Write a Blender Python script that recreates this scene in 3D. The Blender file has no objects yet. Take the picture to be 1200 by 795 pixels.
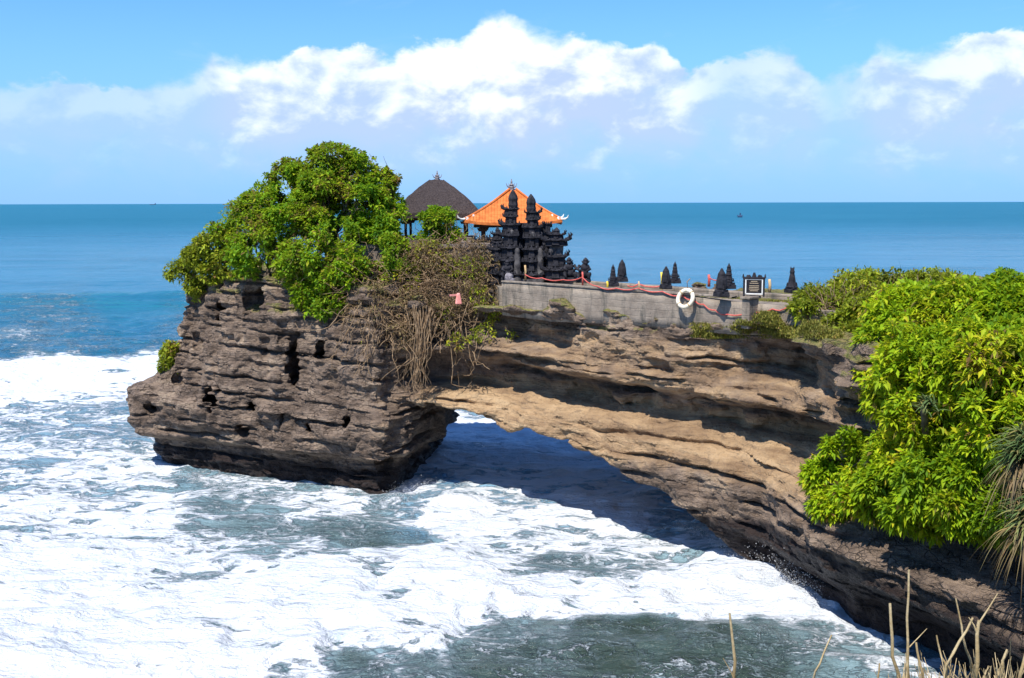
import bpy, bmesh, math, random
import numpy as np
from mathutils import Vector, Matrix
random.seed(7); rng = np.random.default_rng(7)
R = math.radians
S = bpy.context.scene
COL = S.collection
# ------------------------------------------------------------------ camera
F = 1287.0; HC = 20.0; PITCH = math.atan((397.5-238)/F)
cam = bpy.data.cameras.new('camera'); camo = bpy.data.objects.new('camera', cam); COL.objects.link(camo)
cam.sensor_width = 36; cam.lens = 36*F/1200; cam.clip_start = 0.1; cam.clip_end = 200000
camo.location = (0, 0, HC); camo.rotation_euler = (R(90)-PITCH, R(0.14), 0)
S.camera = camo
# ------------------------------------------------------------------ light
SUN_AZ, SUN_EL = 210.0, 58.0           # azimuth clockwise from +Y
tosun = Vector((math.sin(R(SUN_AZ))*math.cos(R(SUN_EL)), math.cos(R(SUN_AZ))*math.cos(R(SUN_EL)), math.sin(R(SUN_EL))))
sun = bpy.data.lights.new('sun', 'SUN'); sun.energy = 4.8; sun.angle = R(0.5); sun.color = (1.0, 0.955, 0.88)
suno = bpy.data.objects.new('sun', sun); COL.objects.link(suno); suno.rotation_euler = (-tosun).to_track_quat('-Z', 'Y').to_euler(); suno.location = (-30, -40, 60)
S.view_settings.view_transform = 'Standard'; S.view_settings.look = 'None'; S.view_settings.gamma = 1
S.view_settings.exposure = 0.50
S.render.resolution_x = 1024; S.render.resolution_y = 678

class NT:
    """tiny node-tree writer"""
    def __init__(s, tree): s.t = tree; tree.nodes.clear()
    def n(s, typ, **kw):
        nd = s.t.nodes.new(typ); ins = kw.pop('ins', {})
        for k, v in kw.items(): setattr(nd, k, v)
        for k, v in ins.items(): s.set(nd.inputs[k], v)
        return nd
    def set(s, inp, v):
        if isinstance(v, bpy.types.NodeSocket): s.t.links.new(v, inp)
        elif v is not None: inp.default_value = v
    def m(s, op, a, b=None, c=None, clamp=False):
        nd = s.n('ShaderNodeMath', operation=op, use_clamp=clamp)
        s.set(nd.inputs[0], a)
        if b is not None: s.set(nd.inputs[1], b)
        if c is not None: s.set(nd.inputs[2], c)
        return nd.outputs[0]
    def mr(s, v, a, b, c=0.0, d=1.0, smooth=True):
        nd = s.n('ShaderNodeMapRange', interpolation_type='SMOOTHSTEP' if smooth else 'LINEAR')
        for i, x in enumerate((v, a, b, c, d)): s.set(nd.inputs[i], x)
        return nd.outputs[0]
    def mix(s, f, a, b, blend='MIX'):
        nd = s.n('ShaderNodeMix', data_type='RGBA', blend_type=blend)
        for i, x in ((0, f), (6, a), (7, b)):
            if isinstance(x, (tuple, list)) and len(x) == 3: x = (*x, 1)
            s.set(nd.inputs[i], x)
        return nd.outputs[2]
    def noise(s, vec, scale, detail=4, rough=0.5, dist=0.0, out=0, dim='3D'):
        nd = s.n('ShaderNodeTexNoise', noise_dimensions=dim)
        s.set(nd.inputs['Vector'], vec)
        nd.inputs['Scale'].default_value = scale; nd.inputs['Detail'].default_value = detail
        nd.inputs['Roughness'].default_value = rough; nd.inputs['Distortion'].default_value = dist
        return nd.outputs[out]
    def vmul(s, vec, v):
        nd = s.n('ShaderNodeVectorMath', operation='MULTIPLY'); s.set(nd.inputs[0], vec); nd.inputs[1].default_value = v
        return nd.outputs[0]
    def ramp(s, f, stops, interp='LINEAR'):
        nd = s.n('ShaderNodeValToRGB'); cr = nd.color_ramp; cr.interpolation = interp
        while len(cr.elements) < len(stops): cr.elements.new(0.5)
        for e, (p, c) in zip(cr.elements, stops):
            e.position = p; e.color = (c, c, c, 1) if isinstance(c, (int, float)) else (*c, 1)
        s.set(nd.inputs[0], f); return nd.outputs[0]

# world: Nishita sky + procedural cumulus bank laid out by azimuth/elevation
W = bpy.data.worlds.new('World'); S.world = W; W.use_nodes = True
w = NT(W.node_tree)
sky = w.n('ShaderNodeTexSky', sky_type='NISHITA', sun_disc=False, sun_elevation=R(SUN_EL), sun_rotation=R(SUN_AZ), altitude=0, air_density=1.0, dust_density=0.25, ozone_density=2.2)
tc = w.n('ShaderNodeTexCoord').outputs['Generated']
sep = w.n('ShaderNodeSeparateXYZ', ins={0: tc}).outputs
az = w.m('ARCTAN2', sep[0], sep[1]); el = w.m('ARCSINE', sep[2])
elc = w.m('MAXIMUM', el, 0.0)
skc = w.mix(1.0, sky.outputs[0], (0.52, 0.92, 1.42), 'MULTIPLY')
comb = w.n('ShaderNodeCombineXYZ'); w.set(comb.inputs[0], az); w.set(comb.inputs[1], w.m('MULTIPLY', el, 1.5)); pv = comb.outputs[0]
CL = [(0, 118), (90, 102), (190, 108), (250, 88), (268, 72), (330, 74), (370, 60), (430, 60), (462, 74), (490, 54), (545, 50), (570, 26), (592, 18), (630, 36), (668, 44), (712, 60), (735, 64), (752, 54), (775, 60), (800, 88), (850, 70), (915, 68), (945, 96), (985, 90), (1006, 60), (1030, 66), (1070, 72), (1115, 56), (1160, 50), (1200, 40)]
AZ0, AZ1 = -0.5, 0.5
ztop = w.ramp(w.m('ADD', w.mr(az, AZ0, AZ1, smooth=False), w.m('MULTIPLY', w.m('SUBTRACT', w.noise(pv, 26, 3), 0.5), 0.035)), [(((px-600)/F-AZ0)/(AZ1-AZ0), (238-py)/F*4) for px, py in CL])
ztop = w.m('DIVIDE', ztop, 4.0)
n1 = w.noise(pv, 16, 8, 0.55, 0.3); n2 = w.noise(pv, 45, 6, 0.6, 0.2); n3 = w.noise(pv, 5, 4, 0.5)
edge = w.m('SUBTRACT', ztop, el)
edge = w.m('ADD', edge, w.m('MULTIPLY', w.m('SUBTRACT', n1, 0.5), 0.030))
edge = w.m('ADD', edge, w.m('MULTIPLY', w.m('SUBTRACT', n2, 0.5), 0.022))
soft = w.mr(w.noise(pv, 7, 2), 0.35, 0.65, 0.006, 0.022)
up = w.mr(w.m('DIVIDE', edge, soft), 0.0, 1.0)
low = w.mr(w.m('ADD', el, w.m('MULTIPLY', w.m('SUBTRACT', n1, 0.5), 0.06)), 0.005, 0.075)
body = w.mr(w.m('ADD', w.m('MULTIPLY', n1, 0.6), w.m('MULTIPLY', n3, 0.5)), 0.30, 0.55, 0.62, 1.0)
bright = w.ramp(w.mr(az, AZ0, AZ1, smooth=False), [(((px-600)/F-AZ0)/(AZ1-AZ0), v) for px, v in ((0, .5), (180, .55), (245, .62), (285, .9), (420, .9), (520, 1), (700, 1), (790, .85), (840, .62), (930, .72), (962, .45), (1010, .8), (1120, .85), (1200, .95))])
dens = w.m('MULTIPLY', w.m('MULTIPLY', up, low), w.m('MULTIPLY', body, bright), clamp=True)
# relief of the cloud from the side the sun lights
off = w.n('ShaderNodeVectorMath', operation='ADD', ins={0: pv}); off.inputs[1].default_value = (-0.010, 0.016, 0)
rel = w.m('SUBTRACT', w.noise(pv, 15, 6, 0.55, 0.2), w.noise(off.outputs[0], 15, 6, 0.55, 0.2))
core = w.m('MULTIPLY', w.mr(w.m('ABSOLUTE', w.m('ADD', az, 0.035)), 0.0, 0.10, 1.0, 0.0), w.mr(el, 0.045, 0.09))
lit = w.mr(w.m('ADD', w.m('ADD', w.m('MULTIPLY', rel, 3.0), w.m('MULTIPLY', core, 0.45)), w.m('ADD', w.mr(edge, 0.0, 0.075, 0.50, 0.05), w.m('MULTIPLY', w.mr(el, 0.03, 0.13), 0.22))), 0.12, 0.92)
lit = w.m('MULTIPLY', lit, w.mr(bright, .45, .95, .40, 1.0))
cc = w.mix(lit, (3.9, 5.0, 7.6), (7.9, 8.3, 8.9))
cir = w.mr(w.noise(w.vmul(pv, (3.0, 9.0, 1)), 2.2, 6, 0.6, 0.6), 0.55, 0.85, 0.0, 0.28)
wisp = w.m('MULTIPLY', cir, w.mr(el, 0.0, 0.05))
skc = w.mix(wisp, skc, (6.2, 7.0, 8.6))
# pale band of haze low over the sea
skc = w.mix(w.mr(elc, 0.0, 0.20, 0.80, 0.0), skc, (2.05, 4.15, 7.9))
fin = w.mix(dens, skc, cc)
bg = w.n('ShaderNodeBackground', ins={'Color': fin, 'Strength': 0.100})
wo = w.n('ShaderNodeOutputWorld', ins={'Surface': bg.outputs[0]})

# ------------------------------------------------------------------ helpers
def ray(px, py):
    u = (px-600)/F; v = (397.5-py)/F
    return (u, math.cos(PITCH)+v*math.sin(PITCH), -math.sin(PITCH)+v*math.cos(PITCH))
def P(px, py, Y):                    # photo pixel + distance -> point in the place
    r = ray(px, py); t = Y/r[1]; return Vector((r[0]*t, Y, HC+r[2]*t))
def mat(name): m = bpy.data.materials.new(name); m.use_nodes = True; return m, NT(m.node_tree)
def finish(n, bsdf, disp=None):
    o = n.n('ShaderNodeOutputMaterial'); n.t.links.new(bsdf, o.inputs[0]); return o
def simple(name, c1, c2, scale=3, rough=0.9, bump=0.3, bscale=12, dist=0.05, stretch=(1, 1, 1), spec=0.3):
    m, n = mat(name); p = n.n('ShaderNodeTexCoord').outputs['Object']; p = n.vmul(p, stretch)
    f = n.mr(n.noise(p, scale, 6, 0.6), 0.3, 0.7)
    b = n.n('ShaderNodeBump', ins={'Height': n.noise(p, bscale, 6, 0.65), 'Strength': bump, 'Distance': dist})
    d = n.n('ShaderNodeBsdfPrincipled', ins={'Base Color': n.mix(f, c1, c2), 'Roughness': rough, 'Normal': b.outputs[0], 'Specular IOR Level': spec})
    finish(n, d.outputs[0]); return m
def setp(o, label=None, cat=None, group=None, kind=None):
    if label: o['label'] = label
    if cat: o['category'] = cat
    if group: o['group'] = group
    if kind: o['kind'] = kind
    return o
def thing(name, loc, label, cat, group=None):
    o = bpy.data.objects.new(name, None); COL.objects.link(o); o.location = loc; o.empty_display_size = 0.2
    return setp(o, label, cat, group)
def np_mesh(name, V, Fc, m=None, parent=None, attrs=None, smooth=True):
    V = np.asarray(V, np.float32); Fc = np.asarray(Fc, np.int32); k = Fc.shape[1]
    me = bpy.data.meshes.new(name); me.vertices.add(len(V)); me.vertices.foreach_set('co', V.ravel())
    me.loops.add(Fc.size); me.loops.foreach_set('vertex_index', Fc.ravel())
    me.polygons.add(len(Fc)); me.polygons.foreach_set('loop_start', np.arange(0, Fc.size, k, dtype=np.int32))
    me.update(calc_edges=True); me.validate()
    if smooth: me.polygons.foreach_set('use_smooth', np.ones(len(me.polygons), bool))
    for an, av in (attrs or {}).items():
        av = np.asarray(av, np.float32)
        if av.ndim == 1: a = me.attributes.new(an, 'FLOAT', 'POINT'); a.data.foreach_set('value', av)
        else:
            a = me.attributes.new(an, 'FLOAT_COLOR', 'POINT'); a.data.foreach_set('color', np.c_[av, np.ones(len(av))].astype(np.float32).ravel())
    if m: me.materials.append(m)
    o = bpy.data.objects.new(name, me); COL.objects.link(o)
    if parent:
        o.parent = parent
        me.transform(Matrix.Translation(-wloc(parent)))
    return o
def wloc(o):
    v = Vector(o.location)
    while o.parent: o = o.parent; v = v+Vector(o.location)
    return v
class MB:
    """collects solids in world coordinates, links them as one mesh"""
    def __init__(s): s.bm = bmesh.new()
    def box(s, c, size, rz=0, taper=1.0, bevel=0.0, tilt=None):
        r = bmesh.ops.create_cube(s.bm, size=1); vs = r['verts']
        for v in vs:
            k = taper if v.co.z > 0 else 1.0
            v.co = Vector((v.co.x*size[0]*k, v.co.y*size[1]*k, v.co.z*size[2]))
        if bevel:
            es = list({e for v in vs for e in v.link_edges})
            rb = bmesh.ops.bevel(s.bm, geom=es, offset=bevel, segments=1, affect='EDGES'); vs = list({v for f in rb['faces'] for v in f.verts} | {v for v in vs if v.is_valid})
        M = Matrix.Translation(Vector(c)) @ Matrix.Rotation(rz, 4, 'Z')
        if tilt: M = M @ Matrix.Rotation(tilt[0], 4, 'X') @ Matrix.Rotation(tilt[1], 4, 'Y')
        bmesh.ops.transform(s.bm, matrix=M, verts=vs); return s
    def lathe(s, c, prof, seg=10, sq=False, rz=0):
        rings = []; k = 4 if sq else seg
        for r, z in prof:
            rings.append([s.bm.verts.new((c[0]+r*math.cos(2*math.pi*i/k+rz+(math.pi/4 if sq else 0)), c[1]+r*math.sin(2*math.pi*i/k+rz+(math.pi/4 if sq else 0)), c[2]+z)) for i in range(k)])
        for a, b in zip(rings, rings[1:]):
            for i in range(k): s.bm.faces.new((a[i], a[(i+1) % k], b[(i+1) % k], b[i]))
        s.bm.faces.new(rings[0][::-1]); s.bm.faces.new(rings[-1]); return s
    def tube(s, pts, rad, seg=6):
        pts = [Vector(p) for p in pts]; rad = rad if isinstance(rad, (list, tuple)) else [rad]*len(pts); rings = []
        for i, p in enumerate(pts):
            t = (pts[min(i+1, len(pts)-1)]-pts[max(i-1, 0)]).normalized(); a = t.cross(Vector((0.3, 0.2, 1))).normalized(); b = t.cross(a)
            rings.append([s.bm.verts.new(p+(a*math.cos(2*math.pi*k/seg)+b*math.sin(2*math.pi*k/seg))*rad[i]) for k in range(seg)])
        for a, b in zip(rings, rings[1:]):
            for i in range(seg): s.bm.faces.new((a[i], a[(i+1) % seg], b[(i+1) % seg], b[i]))
        s.bm.faces.new(rings[0][::-1]); s.bm.faces.new(rings[-1]); return s
    def blob(s, c, r, sub=2, jit=0.0):
        q = bmesh.ops.create_icosphere(s.bm, subdivisions=sub, radius=1)
        for v in q['verts']:
            k = 1+random.uniform(-jit, jit); v.co = Vector((c[0]+v.co.x*r[0]*k, c[1]+v.co.y*r[1]*k, c[2]+v.co.z*r[2]*k))
        return s
    def build(s, name, m, parent=None, smooth=False):
        bmesh.ops.recalc_face_normals(s.bm, faces=s.bm.faces)
        me = bpy.data.meshes.new(name); s.bm.to_mesh(me); s.bm.free(); me.materials.append(m)
        if smooth: me.polygons.foreach_set('use_smooth', np.ones(len(me.polygons), bool))
        o = bpy.data.objects.new(name, me); COL.objects.link(o)
        if parent: o.parent = parent; me.transform(Matrix.Translation(-wloc(parent)))
        return o
def copy_tree(o, parent=None):
    c = o.copy(); COL.objects.link(c); c.parent = parent
    for ch in list(o.children): copy_tree(ch, c)
    return c
# numpy noise
TB = rng.random((64, 64, 64), dtype=np.float32)
def vn(x, y, z, s=0):
    x = np.asarray(x, np.float32)+s*11.37; y = np.asarray(y, np.float32)+s*7.77; z = np.asarray(z, np.float32)+s*3.31
    x, y, z = np.broadcast_arrays(x, y, z)
    ix = np.floor(x).astype(np.int32); iy = np.floor(y).astype(np.int32); iz = np.floor(z).astype(np.int32)
    fx = x-ix; fy = y-iy; fz = z-iz; fx = fx*fx*(3-2*fx); fy = fy*fy*(3-2*fy); fz = fz*fz*(3-2*fz)
    ix &= 63; iy &= 63; iz &= 63; jx = (ix+1) & 63; jy = (iy+1) & 63; jz = (iz+1) & 63
    def g(a, b, c): return TB[a, b, c]
    c00 = g(ix, iy, iz)*(1-fx)+g(jx, iy, iz)*fx; c10 = g(ix, jy, iz)*(1-fx)+g(jx, jy, iz)*fx
    c01 = g(ix, iy, jz)*(1-fx)+g(jx, iy, jz)*fx; c11 = g(ix, jy, jz)*(1-fx)+g(jx, jy, jz)*fx
    return (c00*(1-fy)+c10*fy)*(1-fz)+(c01*(1-fy)+c11*fy)*fz-0.5
def fbm(x, y, z, o=4, s=0, gain=0.5):
    a = 1.0; t = 0.0
    for i in range(o): t = t+a*vn(x*2**i, y*2**i, z*2**i, s+i*5); a *= gain
    return t
def sstep(x, a, b): t = np.clip((x-a)/(b-a), 0, 1); return t*t*(3-2*t)
def poly_sdf(X, Y, poly):
    d = np.full(X.shape, 1e9, np.float32); ins = np.zeros(X.shape, bool); n = len(poly)
    for i in range(n):
        (ax, ay), (bx, by) = poly[i], poly[(i+1) % n]; ex, ey = bx-ax, by-ay
        t = np.clip(((X-ax)*ex+(Y-ay)*ey)/(ex*ex+ey*ey), 0, 1)
        d = np.minimum(d, (X-ax-t*ex)**2+(Y-ay-t*ey)**2)
        c = ((ay > Y) != (by > Y)) & (X < (bx-ax)*(Y-ay)/((by-ay) if by != ay else 1e-9)+ax); ins ^= c
    d = np.sqrt(d); return np.where(ins, -d, d)
def surface_nets(D, origin, h):
    nx, ny, nz = D.shape; s = D < 0
    cs = [D[i:nx-1+i, j:ny-1+j, k:nz-1+k] for i in (0, 1) for j in (0, 1) for k in (0, 1)]
    cnt = sum((c < 0).astype(np.int8) for c in cs); act = (cnt > 0) & (cnt < 8)
    idx = np.full(act.shape, -1, np.int32); I = np.argwhere(act); idx[act] = np.arange(len(I))
    corner = {(i, j, k): D[I[:, 0]+i, I[:, 1]+j, I[:, 2]+k] for i in (0, 1) for j in (0, 1) for k in (0, 1)}
    acc = np.zeros((len(I), 3), np.float32); n = np.zeros(len(I), np.float32)
    for a in corner:
        for ax in range(3):
            if a[ax] == 0:
                b = list(a); b[ax] = 1; da, db = corner[a], corner[tuple(b)]; m = (da < 0) != (db < 0)
                t = np.where(m, da/np.where(m, da-db, 1), 0)
                p = np.tile(np.array(a, np.float32), (len(I), 1)); p[:, ax] = t; acc[m] += p[m]; n += m
    V = (I+acc/n[:, None])*h+np.array(origin); faces = []
    for ax in range(3):
        sl0 = [slice(None)]*3; sl1 = [slice(None)]*3; sl0[ax] = slice(0, -1); sl1[ax] = slice(1, None)
        a, b = s[tuple(sl0)], s[tuple(sl1)]; E = np.argwhere(a != b); u, v = (ax+1) % 3, (ax+2) % 3
        ok = (E[:, u] > 0) & (E[:, v] > 0) & (E[:, u] < D.shape[u]-1) & (E[:, v] < D.shape[v]-1); E = E[ok]
        def cell(du, dv): q = E.copy(); q[:, u] -= du; q[:, v] -= dv; return idx[q[:, 0], q[:, 1], q[:, 2]]
        q = np.c_[cell(0, 0), cell(1, 0), cell(1, 1), cell(0, 1)]
        fl = ~s[E[:, 0], E[:, 1], E[:, 2]]; q[fl] = q[fl][:, ::-1]; faces.append(q)
    return V, np.concatenate(faces)

# ------------------------------------------------------------------ materials
def leaf_mat(name, dark, lightc, yellow, trans=0.35):
    m, n = mat(name)
    v = n.n('ShaderNodeAttribute', attribute_name='v').outputs['Fac']
    g = n.n('ShaderNodeNewGeometry'); p = g.outputs['Position']
    c = n.ramp(v, [(0, dark), (0.5, lightc), (0.86, yellow), (0.95, (yellow[0]*1.1, yellow[1]*0.8, yellow[2])), (1.0, (0.20, 0.11, 0.04))])
    c = n.mix(n.mr(n.noise(p, 0.5, 3), 0.35, 0.7, 0, 0.5), c, dark)
    d = n.n('ShaderNodeBsdfPrincipled', ins={'Base Color': c, 'Roughness': 0.6, 'Specular IOR Level': 0.22})
    t = n.n('ShaderNodeBsdfTranslucent', ins={'Color': n.mix(0.5, c, yellow)})
    mx = n.n('ShaderNodeMixShader', ins={0: trans, 1: d.outputs[0], 2: t.outputs[0]}); finish(n, mx.outputs[0]); return m
M_leaf_tree = leaf_mat('leaves_tree', (0.05, 0.14, 0.010), (0.19, 0.38, 0.014), (0.40, 0.52, 0.02), .45)
M_leaf_yel = leaf_mat('leaves_creeper', (0.13, 0.16, 0.016), (0.28, 0.36, 0.02), (0.44, 0.46, 0.03))
M_leaf_big = leaf_mat('leaves_bush', (0.11, 0.22, 0.008), (0.34, 0.52, 0.012), (0.58, 0.62, 0.02), .45)
M_leaf_dry = leaf_mat('leaves_dry', (0.12, 0.075, 0.04), (0.22, 0.15, 0.075), (0.30, 0.26, 0.08), 0.2)
M_pandan = leaf_mat('leaves_pandan', (0.05, 0.10, 0.03), (0.13, 0.19, 0.06), (0.34, 0.28, 0.09), 0.2)
M_pandry = leaf_mat('leaves_pandan_dry', (0.09, 0.06, 0.03), (0.19, 0.14, 0.06), (0.28, 0.23, 0.10), 0.1)
M_grass = leaf_mat('grass_blades', (0.09, 0.11, 0.02), (0.23, 0.23, 0.035), (0.38, 0.33, 0.07), .3)
M_bark = simple('bark', (0.10, 0.075, 0.055), (0.22, 0.17, 0.13), 4, 0.95, 0.5, 18)
M_vine = simple('dry_stems', (0.15, 0.09, 0.045), (0.38, 0.26, 0.15), 3, 0.95, 0.3, 20)
M_stalk = simple('dry_stalks', (0.36, 0.25, 0.11), (0.55, 0.43, 0.24), 14, 0.85, 0.4, 60, 0.01)
M_lava = simple('dark_temple_stone', (0.006, 0.006, 0.009), (0.034, 0.032, 0.038), 3.5, 0.85, 0.8, 9, 0.06)
M_lavag = simple('weathered_grey_stone', (0.03, 0.028, 0.03), (0.13, 0.12, 0.115), 2.5, 0.9, 0.8, 9, 0.06)
M_white = simple('white_plaster', (0.7, 0.68, 0.62), (0.82, 0.8, 0.74), 5, 0.8, 0.2)
M_cream = simple('cream_ring', (0.72, 0.62, 0.44), (0.85, 0.79, 0.62), 5, 0.6, 0.15)
M_red = simple('red_rope', (0.50, 0.07, 0.06), (0.68, 0.16, 0.12), 6, 0.8, 0.4, 30)
M_wood = simple('dark_wood', (0.03, 0.02, 0.015), (0.08, 0.05, 0.035), 6, 0.8, 0.3)
M_cane = simple('bamboo_post', (0.40, 0.26, 0.12), (0.60, 0.42, 0.22), 8, 0.8, 0.3)
M_thatch = simple('black_palm_thatch', (0.035, 0.026, 0.026), (0.10, 0.078, 0.072), 5, 1.0, 1.0, 14, 0.12, (2.5, 2.5, 0.6))
M_finial = simple('grey_finial_stone', (0.10, 0.09, 0.10), (0.32, 0.29, 0.29), 9, 0.9, 0.5, 20)
M_pink = simple('pink_cloth', (0.70, 0.22, 0.18), (0.80, 0.36, 0.30), 4, 0.9, 0.3)
M_yellow = simple('yellow_paint', (0.65, 0.45, 0.03), (0.75, 0.55, 0.06), 4, 0.6, 0.2)
M_black = simple('black_board', (0.012, 0.011, 0.012), (0.03, 0.025, 0.025), 4, 0.5, 0.1)
M_gold = simple('faded_lettering', (0.35, 0.26, 0.16), (0.5, 0.4, 0.28), 20, 0.7, 0.1)
M_boat = simple('boat_hull', (0.03, 0.06, 0.12), (0.05, 0.09, 0.16), 1, 0.5, 0.1)
# orange roof tiles: courses of rounded tiles
def tile_mat():
    m, n = mat('orange_roof_tiles'); p = n.n('ShaderNodeTexCoord').outputs['Object']; uv = n.n('ShaderNodeUVMap').outputs[0]
    s = n.n('ShaderNodeSeparateXYZ', ins={0: uv}).outputs
    col = n.m('ABSOLUTE', n.m('SINE', n.m('MULTIPLY', s[0], math.pi/0.22))); row = n.m('FRACT', n.m('MULTIPLY', s[1], 1/0.28))
    h = n.m('ADD', n.m('MULTIPLY', col, 0.6), n.m('MULTIPLY', n.m('SUBTRACT', 1.0, row), 0.5))
    b = n.n('ShaderNodeBump', ins={'Height': h, 'Strength': 0.8, 'Distance': 0.06})
    c = n.mix(n.mr(n.noise(p, 3.0, 5), 0.3, 0.7), (0.46, 0.115, 0.022), (0.64, 0.19, 0.042))
    c = n.mix(n.mr(n.noise(p, 9.0, 5), 0.6, 0.75, 0, 0.5), c, (0.38, 0.09, 0.02))
    d = n.n('ShaderNodeBsdfPrincipled', ins={'Base Color': c, 'Roughness': 0.75, 'Normal': b.outputs[0], 'Specular IOR Level': 0.3}); finish(n, d.outputs[0]); return m
M_tile = tile_mat()
def masonry_mat(name='grey_concrete_wall', c1=(0.19, 0.152, 0.118), c2=(0.33, 0.272, 0.21), dk=(0.09, 0.085, 0.07)):
    m, n = mat(name); p = n.n('ShaderNodeTexCoord').outputs['Object']
    c = n.mix(n.mr(n.noise(p, 0.9, 7, 0.65), 0.3, 0.7), c1, c2)
    c = n.mix(n.mr(n.noise(n.vmul(p, (1.3, 1.3, 0.25)), 1.6, 6, 0.7), 0.48, 0.68, 0, 0.85), c, dk)
    c = n.mix(n.mr(n.noise(p, 6, 5, 0.7), 0.6, 0.72, 0, 0.7), c, dk)
    z = n.m('ADD', n.n('ShaderNodeSeparateXYZ', ins={0: p}).outputs[2], n.m('MULTIPLY', n.noise(p, 0.4, 2), 0.3))
    course = n.mr(n.m('ABSOLUTE', n.m('SUBTRACT', n.m('FRACT', n.m('MULTIPLY', z, 1/0.42)), 0.5)), 0.44, 0.5)
    c = n.mix(n.m('MULTIPLY', course, n.mr(n.noise(p, 0.7, 3), 0.5, 0.7, 0, 0.3)), c, dk)
    h = n.m('SUBTRACT', n.noise(p, 5, 8, 0.7), n.m('MULTIPLY', course, 0.3))
    b = n.n('ShaderNodeBump', ins={'Height': h, 'Strength': 0.7, 'Distance': 0.10})
    d = n.n('ShaderNodeBsdfPrincipled', ins={'Base Color': c, 'Roughness': 0.95, 'Normal': b.outputs[0], 'Specular IOR Level': 0.2}); finish(n, d.outputs[0]); return m
M_wall = masonry_mat()
M_plat = masonry_mat('brown_grey_masonry', (0.16, 0.13, 0.115), (0.26, 0.21, 0.18), (0.09, 0.075, 0.065))

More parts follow.
